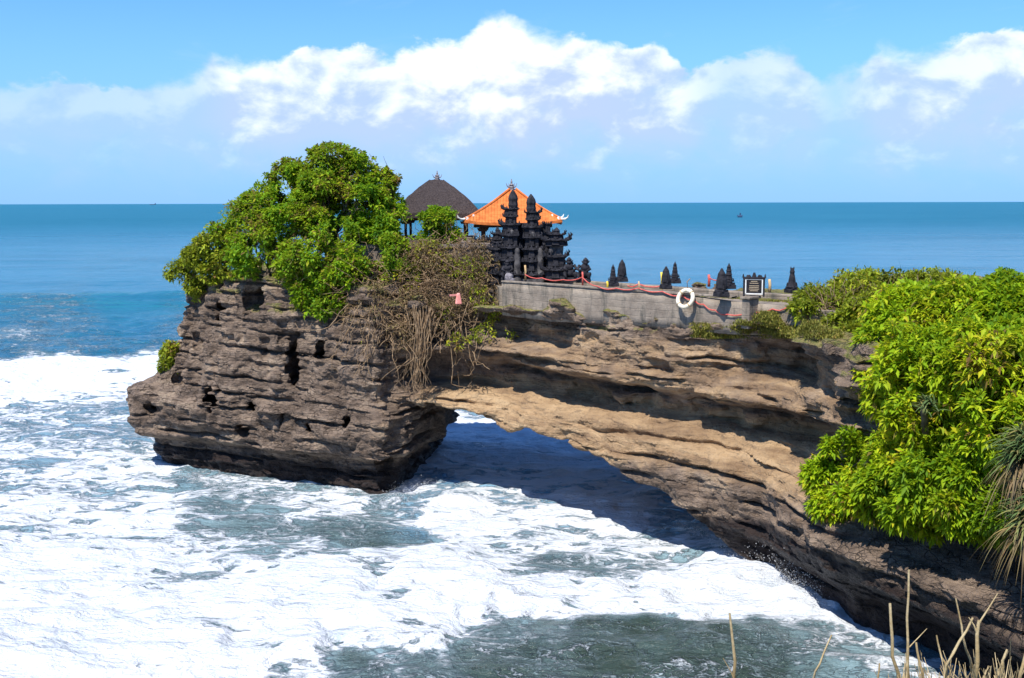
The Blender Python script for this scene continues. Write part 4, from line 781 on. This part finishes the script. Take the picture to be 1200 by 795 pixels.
def guardian(px, pyb, pyt, Yd, label, lean=0):
    b_ = P(px, pyb, Yd); H_ = P(px, pyt, Yd).z-b_.z; t_ = thing('guardian_statue', b_, label, 'statue', 'stone guardian statues beside the gate')
    MB().box(b_+Vector((0, 0, H_*.08)), (H_*.62, H_*.55, H_*.18), R(-10), .92, .03).build('plinth', M_lava, t_)
    m1 = MB(); c_ = b_+Vector((0, 0, H_*.16))
    m1.blob(c_+Vector((0, 0, H_*.22)), (H_*.24, H_*.21, H_*.25), 2, .05).blob(c_+Vector((lean*H_*.08, -H_*.04, H_*.48)), (H_*.19, H_*.17, H_*.2), 2, .05)
    for s_ in (-1, 1):
        m1.tube([c_+Vector((s_*H_*.12, -H_*.02, H_*.08)), c_+Vector((s_*H_*.24, -H_*.22, H_*.2)), c_+Vector((s_*H_*.2, -H_*.26, H_*.0))], [H_*.12, H_*.1, H_*.07], 7)
        m1.tube([c_+Vector((s_*H_*.16, 0, H_*.56)), c_+Vector((s_*H_*.27, -H_*.08, H_*.4)), c_+Vector((s_*H_*.14, -H_*.22, H_*.34))], [H_*.08, H_*.065, H_*.05], 7)
    m1.build('body', M_lava, t_, True)
    hc = c_+Vector((lean*H_*.14, -H_*.06, H_*.69)); m2 = MB(); m2.blob(hc, (H_*.12, H_*.13, H_*.13), 2, .03).blob(hc+Vector((0, -H_*.12, -H_*.02)), (H_*.05, H_*.06, H_*.05), 1)
    for s_ in (-1, 1): m2.tube([hc+Vector((s_*H_*.1, 0, 0)), hc+Vector((s_*H_*.17, 0, H_*.08))], [H_*.05, H_*.02], 5)
    m2.lathe(hc+Vector((0, 0, H_*.08)), [(H_*.13, 0), (H_*.1, H_*.06), (H_*.02, H_*.14)], 8); m2.build('head', M_lava, t_, True); return t_
guardian(683.5, 331, 304, 71.5, 'black guardian statue behind the red post, rightmost of the gate carvings', .6)
guardian(668, 330, 303.5, 73.0, 'stooping black guardian statue pressed against the right side of the tall shrine', -.4)
guardian(594.5, 329, 306, 75.2, 'small stone guardian at the left foot of the gate', 0)
# a pink cloth caught in the vines, white stone at the gate foot
o = MB().box(P(537, 350, 73.6), (.45, .3, .75), .3, .5, .05).box(P(531, 346, 73.5), (.5, .12, .12), .5).build('cloth', M_pink, None); setp(o, 'small pink cloth caught among the dry vines', 'cloth')
o = MB().blob(P(596.5, 326, 73.9), (.3, .25, .38), 2, .12).blob(P(600, 329, 73.8), (.2, .2, .2), 2, .12).build('stone', M_finial, None); setp(o, 'grey stone lying at the left end of the long wall', 'stone')
# boats
bo = G(867, 255.5, 0.2); bt = thing('fishing_boat', bo, 'tiny dark fishing boat out on the open sea', 'boat'); sc = bo.y/F
MB().box(bo+Vector((0, 0, 1.0)), (sc*5, sc*2, 2.6), 0, 1.15, .4).tube([bo+Vector((-sc*3.4, 0, 3.2)), bo+Vector((-sc*2, 0, 1.6)), bo+Vector((sc*2, 0, 1.6)), bo+Vector((sc*3.2, 0, 2.9))], [.2, 1.2, 1.2, .2], 6).build('hull', M_boat, bt); MB().box(bo+Vector((sc*.4, 0, 4.0)), (sc*1.8, sc*1, 3.5), 0, .85, .2).build('cabin', M_boat, bt)
bo = Vector((-5200, 16000, 0)); bt = thing('ship', bo, 'faint ship far away on the horizon at the left', 'ship')
MB().box(bo+Vector((0, 0, 8)), (80, 20, 9), 0, 1.05, 3).build('hull', M_boat, bt); MB().box(bo+Vector((42, 0, 18)), (16, 16, 12), 0, .9, 2).box(bo+Vector((43, 0, 28)), (6, 6, 8)).build('superstructure', M_boat, bt)

# ------------------------------------------------------------------ plants
def leaves(c, d, ln, wd, fold=.25, droop=.25):
    """folded, drooping leaves: centres, unit directions, lengths, widths -> verts, quads"""
    N = len(c); up_ = np.array([0, 0, 1.0]); sd = np.cross(d, up_+rng.normal(0, .35, (N, 3))); sd /= np.linalg.norm(sd, axis=1)[:, None]+1e-6; nn = np.cross(sd, d)
    L_ = ln[:, None]; W_ = wd[:, None]
    m_ = c+d*L_*.58-nn*W_*fold; t_ = c+d*L_*.98+np.array([0, 0, -1])*L_*droop
    V_ = np.stack([c, c+d*L_*.55+sd*W_*.5, t_, c+d*L_*.55-sd*W_*.5, m_], 1).reshape(-1, 3); i = np.arange(N)[:, None]*5
    return V_, np.concatenate([i+np.array([[0, 1, 2, 4]]), i+np.array([[0, 4, 2, 3]])])
def unit(a): return a/(np.linalg.norm(a, axis=1)[:, None]+1e-9)
def crown(blobs, n, k, ln, wd, m, parent, name='foliage', inner=.25, gap=-.12, vs=(.5, .2), spread=.9, upb=.35, nsc=.7, thick=.28):
    """leaf rosettes spread through the outer volume of several overlapping lumps, with holes"""
    C_ = np.array([b[0] for b in blobs]); Rd = np.array([b[1] for b in blobs]); wt = (Rd.prod(1))**(2/3); wt /= wt.sum()
    bi = rng.choice(len(blobs), n, p=wt); u = unit(rng.normal(size=(n, 3))); rad = 1-thick*rng.random(n)**1.3; ins = rng.random(n) < inner; rad[ins] = rng.uniform(.3, .8, ins.sum())
    p = C_[bi]+u*Rd[bi]*rad[:, None]; p += unit(u)*(fbm(p[:, 0]*.9, p[:, 1]*.9, p[:, 2]*.9, 3, 3)*.9*Rd[bi].mean(1)*.8)[:, None]
    keep = fbm(p[:, 0]*nsc, p[:, 1]*nsc, p[:, 2]*nsc, 3, 7) > gap
    # drop what lies deep inside another lump
    for b, r_ in zip(C_, Rd): keep &= (np.linalg.norm((p-b)/r_, axis=1) > .45) | (rng.random(n) < .25)
    p, u = p[keep], u[keep]; n = len(p); tone = fbm(p[:, 0]*.45, p[:, 1]*.45, p[:, 2]*.45, 2, 15)*.9
    ax0 = unit(u+np.array([0, 0, upb])+rng.normal(0, .35, (n, 3))); c = np.repeat(p, k, 0); A_ = np.repeat(ax0, k, 0)
    d = unit(A_*rng.uniform(.15, .8, (n*k, 1))+unit(rng.normal(size=(n*k, 3)))*spread); c = c+d*ln*.12+rng.normal(0, ln*.12, (n*k, 3))
    sc_ = np.repeat(rng.uniform(.6, 1.3, n), k)*rng.uniform(.6, 1.25, n*k); V_, F_ = leaves(c, d, ln*sc_, wd*sc_)
    v = np.repeat(np.clip(np.repeat(vs[0]+tone, k)+rng.normal(0, vs[1], n*k), 0, 1), 5)
    o = np_mesh(name, V_, F_, m, parent, {'v': v}, smooth=False); return o, p
def tubes(paths, name, m, parent=None, seg=4, attrs=None):
    """many tapering curved stems as one mesh; paths = list of (points array Kx3, r0, r1)"""
    VV, FF, o_ = [], [], 0
    for pts, r0, r1 in paths:
        K_ = len(pts); tg = np.gradient(pts, axis=0); tg = unit(tg); a = unit(np.cross(tg, np.array([.31, .2, .93]))); b = np.cross(tg, a); rr_ = np.linspace(r0, r1, K_)[:, None]
        an = np.arange(seg)*2*np.pi/seg; rg_ = pts[:, None]+(a[:, None]*np.cos(an)[None, :, None]+b[:, None]*np.sin(an)[None, :, None])*rr_[:, None]
        VV.append(rg_.reshape(-1, 3)); i = np.arange(K_-1)[:, None]*seg; k = np.arange(seg)[None]; k2 = (k+1) % seg
        FF.append(np.stack([i+k, i+k2, i+seg+k2, i+seg+k], -1).reshape(-1, 4)+o_); o_ += K_*seg
    return np_mesh(name, np.concatenate(VV), np.concatenate(FF), m, parent)
def bent(a, b, K_=7, w_=.25, sag=0.0):
    a, b = np.array(a, float), np.array(b, float); t_ = np.linspace(0, 1, K_)[:, None]; L_ = np.linalg.norm(b-a); q = a+(b-a)*t_
    q[1:] += np.cumsum(rng.normal(0, 1, (K_-1, 3)), 0)*L_*w_/K_; q[:, 2] -= (sag*L_*np.sin(np.pi*t_[:, 0])); return q
def tree(name, label, cat, blobs, base, n, k, ln, wd, m, trunks=3, r=.18, group=None, vs=(.5, .2), **kw):
    bl = [(np.array(P(px, py, Yd)), np.array((rp*Yd/F, rp*Yd/F*(dy if dy else 1.0), rp*Yd/F*rz_))) for px, py, Yd, rp, rz_, dy in blobs]
    for c_, r_ in list(bl):
        for _ in range(5):
            u_ = rng.normal(size=3); u_ /= np.linalg.norm(u_); u_[2] = abs(u_[2])*.8 if rng.random() < .6 else u_[2]; bl.append((c_+u_*r_*rng.uniform(.85, 1.12), r_*rng.uniform(.18, .36)))
    t_ = thing(name, base, label, cat, group); o, p = crown(bl, n, k, ln, wd, m, t_, vs=vs, **kw)
    b0 = np.array(base); paths = []; br = []
    for i in range(trunks):
        c_ = bl[i % len(bl)][0]; tr = bent(b0+rng.normal(0, r*1.5, 3)*np.array([1, 1, 0]), c_, 8, .22); paths.append((tr, r, r*.4))
        for j in range(10):
            s_ = tr[rng.integers(3, 8)]; e_ = p[rng.integers(len(p))]
            for _ in range(6):
                e2 = p[rng.integers(len(p))]
                if np.linalg.norm(e2-s_) < np.linalg.norm(e_-s_): e_ = e2
            q = bent(s_, e_, 6, .25); br.append((q, r*.35, r*.06))
            for _ in range(3):
                e3 = q[-1]+rng.normal(0, .5, 3); br.append((bent(q[rng.integers(2, 6)], e3, 4, .3), r*.14, r*.04))
    tubes(paths, 'trunk', M_bark, t_, 7); tubes(br, 'branches', M_bark, t_, 4); return t_
g1_ = 'green shrubs and trees crowding the left rock'
tree('broadleaf_tree', 'tallest green tree topping the left rock stack', 'tree', [(390, 184, 81, 25, .75, 1), (372, 196, 81, 24, .8, 1), (415, 200, 81, 26, .8, 1), (350, 210, 81, 24, .8, 1), (445, 215, 81.5, 22, .8, 1), (380, 225, 80.5, 36, .8, 1), (425, 240, 80.5, 36, .8, 1), (338, 232, 81, 28, .9, 1), (340, 205, 81, 22, .9, 1), (360, 250, 80, 36, .8, 1)], P(385, 330, 81), 12500, 6, .30, .16, M_leaf_tree, 5, .2, g1_, (.72, .24), gap=-.05)
tree('leafy_shrub', 'green shrub spreading right toward the thatched pavilion', 'shrub', [(455, 243, 81.5, 18, .8, 1), (458, 268, 80.5, 20, .9, 1), (442, 270, 79.5, 26, .8, 1), (470, 296, 79.5, 18, .7, 1)], P(455, 320, 80), 2500, 6, .32, .17, M_leaf_tree, 3, .12, g1_, (.5, .2))
tree('leafy_shrub', 'dense bright green shrub in the centre below the tall tree, over the rock face', 'shrub', [(395, 278, 78.5, 40, .75, .9), (435, 300, 77.5, 40, .65, .9), (365, 305, 77.8, 34, .9, .8), (362, 345, 77.2, 20, 1.2, .6), (400, 325, 76.8, 40, .7, .6), (455, 318, 76.8, 28, .6, .7), (448, 296, 77.6, 26, .7, .8), (385, 355, 76.3, 20, .9, .6), (345, 322, 78, 22, .9, .7)], P(395, 330, 78.4), 12500, 6, .29, .16, M_leaf_tree, 4, .14, g1_, (.72, .24), gap=-.1)
tree('leafy_shrub', 'mixed green and brown shrub sloping down left of the tall tree', 'shrub', [(318, 240, 81.5, 32, .9, 1), (335, 212, 81.5, 22, .9, 1), (300, 250, 81.8, 22, .9, 1),  (292, 262, 82, 32, .8, 1), (335, 270, 80.5, 38, .8, .9), (300, 290, 80, 32, .8, .8), (335, 305, 79.0, 26, .8, .7), (268, 280, 82, 26, .8, 1), (285, 310, 79.6, 20, .8, .8)], P(315, 325, 80.6), 7400, 6, .30, .15, M_leaf_tree, 4, .12, g1_, (.76, .28), gap=-.08)
tree('creeping_shrub', 'yellow green creeper trailing over the far left edge of the rock', 'shrub', [(255, 288, 82, 24, .8, .9), (235, 300, 83, 20, .9, .9), (213, 316, 83.5, 16, .8, .8), (228, 335, 83, 10, 1.8, .6), (270, 305, 81, 22, .7, .8), (224, 350, 82.6, 6, 1.8, .6), (248, 318, 81.8, 14, .9, .8)], P(258, 318, 82), 4400, 5, .28, .15, M_leaf_yel, 3, .08, g1_, (.45, .28), gap=-.2)
tree('small_shrub', 'small bright shrub clinging to a ledge on the left side of the rock', 'shrub', [(199, 410, 84, 10, 1.1, .9), (197, 425, 83.8, 10, 1.0, .8), (203, 436, 83.5, 6, .9, .7)], P(204, 432, 84.6), 520, 5, .30, .17, M_leaf_yel, 2, .05, g1_, (.75, .2))
tree('round_shrub', 'round green shrub in front of the gap between the two pavilions', 'shrub', [(516, 260, 79.5, 17, .95, 1), (505, 276, 79.3, 15, .8, 1), (529, 276, 79.5, 12, .8, 1), (500, 258, 79.5, 8, .8, 1)], P(514, 292, 79.5), 1300, 6, .30, .15, M_leaf_tree, 3, .08, g1_, (.45, .2))
# right-hand bushes
g2_ = 'green bushes on the right headland'
tree('coastal_bush', 'huge bright green bush filling the right edge of the headland', 'bush', [(1075, 378, 51, 55, .8, .9), (1140, 365, 49, 52, .72, .9), (1205, 370, 47, 55, .8, .9), (1038, 410, 51, 42, .8, .9), (1100, 430, 46.5, 66, .8, .8), (1180, 430, 44, 60, .9, .8), (1100, 490, 45.4, 54, .9, .7), (1055, 465, 48.3, 46, .8, .8), (1165, 500, 42.6, 50, .9, .7), (1240, 440, 44, 60, 1, 1), (1035, 450, 49.5, 30, .9, .7)], P(1120, 470, 50), 16500, 9, .38, .13, M_leaf_big, 6, .14, g2_, (.50, .24), gap=-.15, upb=.5, thick=.2, nsc=.5)
tree('coastal_bush', 'lower green bush hanging over the shaded cliff at the right', 'bush', [(1005, 540, 49.6, 42, .9, .7), (1050, 555, 46.9, 48, .9, .7), (1105, 555, 44.6, 54, .9, .7), (1025, 585, 47.6, 40, .7, .6), (1080, 598, 45, 42, .8, .6), (1135, 598, 43, 42, .8, .6), (970, 560, 51, 24, 1, .7), (1155, 560, 43, 42, .9, .7), (975, 592, 50.2, 20, .8, .7), (1125, 635, 43.2, 20, .7, .6), (1185, 600, 41.6, 36, 1, .7)], P(1070, 540, 49), 12500, 9, .37, .13, M_leaf_big, 5, .12, g2_, (.5, .24), gap=-.13, upb=.3, thick=.22, nsc=.5)
tree('scrubby_bush', 'yellowish twiggy bush beside the right end of the terrace', 'bush', [(958, 355, 59.5, 28, .6, 1), (940, 362, 57.5, 16, .6, 1), (1000, 345, 60.5, 38, .62, 1), (1045, 342, 61, 38, .6, 1), (1095, 342, 60, 34, .6, 1), (985, 368, 58, 34, .5, .9), (1030, 372, 57, 40, .7, 1), (1000, 395, 55.5, 20, .9, .6)], P(1000, 385, 60), 6500, 6, .36, .12, M_leaf_yel, 6, .07, g2_, (.40, .28), gap=-.14, upb=.6)
# dry twigs through the yellow bush
pp = []
for _ in range(420):
    a_ = P(rng.uniform(950, 1090), rng.uniform(352, 392), rng.uniform(57.5, 61)); pp.append((bent(a_, np.array(a_)+np.array([rng.normal(0, .6), rng.normal(0, .3), rng.uniform(.4, 1.6)]), 5, .4), .025, .008))
o = tubes(pp, 'dry_twigs', M_vine, None, 3); setp(o, 'tangle of bare brown twigs inside the yellowish bush by the terrace', 'twigs', kind='stuff')
# strap-leaved pandanus clump, green on top and a skirt of dead leaves
def straps(centre, n, ln, wd, m, name, parent, droop, updir):
    K_ = 6; c0 = np.array(centre); V_, F_, vv = [], [], []
    for i in range(n):
        a = rng.uniform(0, 2*np.pi); e = rng.uniform(*updir); d = np.array([math.cos(a)*math.cos(e), math.sin(a)*math.cos(e), math.sin(e)]); L_ = ln*rng.uniform(.6, 1.15); t_ = np.linspace(0, 1, K_); dr = droop*rng.uniform(.7, 1.3)
        pt = c0+rng.normal(0, .12, 3)+d*(t_*L_)[:, None]; pt[:, 2] -= dr*L_*t_**2.2; sd = np.array([-math.sin(a), math.cos(a), rng.normal(0, .3)]); ww_ = wd*(1-t_**2*.95)[:, None]
        o_ = len(V_)*K_*2; V_.append(np.stack([pt-sd*ww_, pt+sd*ww_], 1).reshape(-1, 3)); F_ += [(o_+2*j, o_+2*j+1, o_+2*j+3, o_+2*j+2) for j in range(K_-1)]; vv += [np.clip(rng.normal(.5, .25), 0, 1)]*K_*2
    return np_mesh(name, np.concatenate(V_), F_, m, parent, {'v': np.array(vv)}, smooth=False)
for i, (px, py, Yd, s_, lb) in enumerate(((1206, 520, 40.0, 1.0, 'spiky strap leaved plant with a skirt of dead leaves at the right edge'), (1082, 478, 43.6, .5, 'small grey green spiky plant tucked between the two right hand bushes'), (1216, 580, 39.2, 1.0, 'lower spiky plant with long drooping dead leaves under the tall spiky one'))):
    c_ = P(px, py, Yd); t_ = thing('spiky_plant', c_, lb, 'spiky plant', 'spiky plants on the right headland')
    for k in range(4 if s_ == 1 else 1):
        cc_ = c_+Vector((rng.normal(0, .5), rng.normal(0, .3), rng.normal(0, .5)))*(s_ if s_ < 1 else 1)
        straps(cc_, 110, 1.3*s_, .045, M_pandan, 'green_leaves', t_, .5, (-.1, 1.3)); 
        if s_ == 1: straps(cc_-Vector((0, 0, .3)), 70, 1.5*s_, .028, M_pandry, 'dead_leaves', t_, .9, (-.9, .2))
    tubes([(bent(c_, c_+Vector((.5, 1.5, -1.5)), 6, .1), .12, .16)], 'stem', M_bark, t_, 7)
# dry vines falling over the rock edge
vt = thing('dry_vines', P(500, 330, 76), 'brown mass of dry vines with long roots hanging over the rock edge', 'vines'); pp = []
for _ in range(1150):
    px = rng.triangular(400, 500, 590); top_ = np.interp(px, [395, 420, 450, 500, 560, 592], [345, 322, 298, 280, 274, 284]); bot_ = np.interp(px, [395, 420, 450, 500, 560, 592], [372, 392, 402, 392, 382, 370]); py = rng.uniform(top_, bot_-8)
    Yd = np.interp(py, [275, 292, 330, 380, 430], [78.5, 77.9, 75.6, 74.2, 74.0])-np.interp(px, [395, 440, 592], [-.8, 0, .0])+rng.uniform(-.5, .8)
    a_ = np.array(P(px, py, Yd)); e_ = a_+np.array([rng.normal(0, 1.0), rng.normal(-.1, .5), rng.normal(-.3, .8)]); pp.append((bent(a_, e_, 8, .9, rng.uniform(-.1, .35)), rng.uniform(.018, .04), .012))
tubes(pp, 'stems', M_vine, vt, 3); pp = []
for _ in range(46):
    px = rng.uniform(402, 575); py = rng.uniform(350, 395); a_ = np.array(P(px, py, 73.9)); e_ = np.array(P(px+rng.normal(0, 22), py+rng.uniform(25, 62), 73.7+rng.uniform(-.3, .5))); pp.append((bent(a_, e_, 10, .5, rng.uniform(.0, .45)), .035, .02))
for _ in range(34):   # the hanging root bundle
    a_ = np.array(P(496+rng.normal(0, 9), rng.uniform(355, 372), 73.6)); m_ = np.array(P(491+rng.normal(0, 7), 415+rng.normal(0, 6), 73.3)); e_ = np.array(P(486+rng.normal(0, 15), rng.uniform(438, 468), 73.3+rng.normal(0, .5)))
    pp.append((np.concatenate([bent(a_, m_, 7, .12), bent(m_, e_, 7, .3)[1:]]), .035, .012))
tubes(pp, 'hanging_roots', M_vine, vt, 4)
bl = [(np.array(P(px, py, Yd)), np.array((rp*.06, rp*.045, rp*.06*z_))) for px, py, Yd, rp, z_ in ((545, 290, 78.2, 26, .5), (500, 290, 78.2, 26, .5), (575, 292, 78.2, 18, .6), (440, 335, 76, 28, .7), (480, 315, 76.8, 34, .7), (530, 315, 76.8, 34, .8), (570, 310, 77, 24, .9), (460, 360, 75, 34, .7), (510, 350, 75, 34, .8), (560, 350, 75, 28, .9), (420, 360, 75.8, 22, .8), (470, 390, 74.6, 28, .7))]
crown(bl, 4200, 5, .24, .07, M_leaf_dry, vt, 'dry_leaves', gap=-.05, vs=(.4, .25), inner=.5)
bl = [(np.array(P(px, py, Yd)), np.array((rp*.06, rp*.045, rp*.06*z_))) for px, py, Yd, rp, z_ in ((562, 350, 74.6, 14, 1.2), (575, 370, 74.2, 12, 1), (565, 392, 73.8, 16, .6), (540, 400, 73.8, 14, .5), (590, 392, 73.7, 12, .5), (430, 400, 74.2, 10, .8), (520, 372, 74.4, 10, 1))]
bl += [(np.array(P(px, py, Yd)), np.array((1.6, 1.2, 1.0))) for px, py, Yd in ((470, 330, 76), (545, 318, 76.6), (500, 300, 77.6))]
crown(bl, 900, 5, .22, .11, M_leaf_yel, vt, 'green_leaves', gap=-.1, vs=(.6, .25))

# spray thrown up where the surf meets the rock
def spray(lines, n):
    V_, F_ = [], []
    for i in range(n):
        (ax, ay), (bx, by), hmax, wd_ = lines[rng.integers(len(lines))]; f = rng.random(); q = np.array(G(ax+(bx-ax)*f, ay+(by-ay)*f, .2)); top_ = hmax*(.35+.65*abs(math.sin(f*9+ax)))
        q += np.array([rng.normal(0, wd_), rng.normal(0, wd_), min(rng.exponential(.35), 1.3)*top_]); r_ = rng.uniform(.006, .022); o_ = len(V_)
        V_ += [q+rng.normal(0, r_, 3) for _ in range(4)]; F_ += [(o_, o_+1, o_+2), (o_, o_+2, o_+3), (o_, o_+3, o_+1), (o_+1, o_+3, o_+2)]
    o = np_mesh('sea_spray', V_, F_, M_spray); setp(o, kind='stuff')
M_spray = simple('spray_droplets', (.8, .82, .84), (.88, .88, .88), 2, .8, 0)
spray([((880, 672), (962, 712), 1.5, .35), ((905, 682), (950, 703), 2.2, .3), ((790, 612), (880, 665), .8, .3), ((205, 556), (300, 578), .35, .35), ((450, 588), (500, 566), .6, .5), ((905, 686), (955, 708), 1.2, .6)], 9000)

# ------------------------------------------------------------------ dry stalks close to the camera
def stalk(pts, r0, r1, label, Yd, tw=()):
    q = [np.array(P(px, py, Yd+dy)) for px, py, dy in pts]; full = [q[0]]
    for a_, b_ in zip(q, q[1:]): full += list(bent(a_, b_, 5, .06)[1:])
    t_ = thing('dry_stalk', q[0], label, 'dry stalk', 'dry stalks on the near slope'); rr_ = r0; tubes([(np.array(full), r0, r1)], 'stem', M_stalk, t_, 7)
    if tw: tubes([(np.array([P(*a_, Yd), P((a_[0]+b_[0])/2+1, (a_[1]+b_[1])/2-1, Yd), P(*b_, Yd)], float), r1*.7, r1*.3) for a_, b_ in tw], 'twig', M_stalk, t_, 5)
    return t_
ST = [([(868, 850, .1), (860, 795, 0), (853, 718, 0)], .010, .0045, 'thick tan stalk rising alone from the bottom edge left of the others', 4.2, [((862, 805), (846, 772))]),
 ([(940, 850, .1), (955, 790, 0), (974, 745, 0)], .006, .003, 'thin reddish stalk leaning right beside the tall lone one', 4.2, ()),
 ([(1050, 850, .1), (1046, 790, 0), (1040, 708, 0)], .009, .005, 'stout upright stalk just left of the tallest one', 4.0, ()),
 ([(1066, 850, .1), (1063, 780, 0), (1063, 672, 0)], .007, .004, 'tallest dry stalk of the near slope', 4.1, [((1064, 760), (1085, 738))]),
 ([(1142, 850, .1), (1143, 795, 0), (1144, 728, 0)], .010, .006, 'forked pale stalk with a long right hand branch', 3.8, [((1144, 735), (1168, 697)), ((1144, 745), (1134, 725))]),
 ([(1095, 850, .1), (1107, 780, 0), (1135, 728, 0)], .008, .004, 'stalk slanting to the right behind the forked one', 3.9, ()),
 ([(1142, 800, .1), (1128, 745, 0), (1120, 702, 0)], .006, .003, 'slender stalk crossing behind the forked one', 4.3, ()),
 ([(1110, 830, .1), (1104, 780, 0), (1096, 746, 0)], .006, .003, 'short stalk leaning left among the dense clump', 4.0, ()),
 ([(1160, 830, .1), (1172, 780, 0), (1179, 762, 0)], .008, .004, 'short thick stalk leaning right near the corner', 3.8, [((1172, 780), (1180, 765))]),
 ([(1082, 840, .1), (1078, 790, 0), (1074, 755, 0)], .007, .004, 'short stalk at the foot of the tallest one', 4.0, ()),
 ([(1190, 830, .1), (1195, 790, 0), (1203, 760, 0)], .009, .004, 'stalk at the very corner of the slope', 3.8, ()),
 ([(1030, 860, .1), (1026, 810, 0), (1029, 778, 0)], .005, .003, 'small broken stalk left of the stout one', 4.1, ())]
for s_ in ST: stalk(*[s_[0], s_[1], s_[2], s_[3], s_[4], s_[5]])
pp = []
for _ in range(210):
    px = rng.triangular(1020, 1150, 1260); a_ = np.array(P(px, 850, rng.uniform(3.7, 4.4))); hh_ = rng.uniform(8, 44)*np.interp(px, [1020, 1080, 1240], [.3, 1, 1.0]); e_ = np.array(P(px+rng.normal(0, 16), 800-hh_*rng.random(), a_[1]+rng.normal(0, .1))); pp.append((bent(a_, e_, 5, .12), rng.uniform(.002, .006), .0012))
o = tubes(pp, 'dry_grass', M_stalk, None, 4); setp(o, kind='stuff')
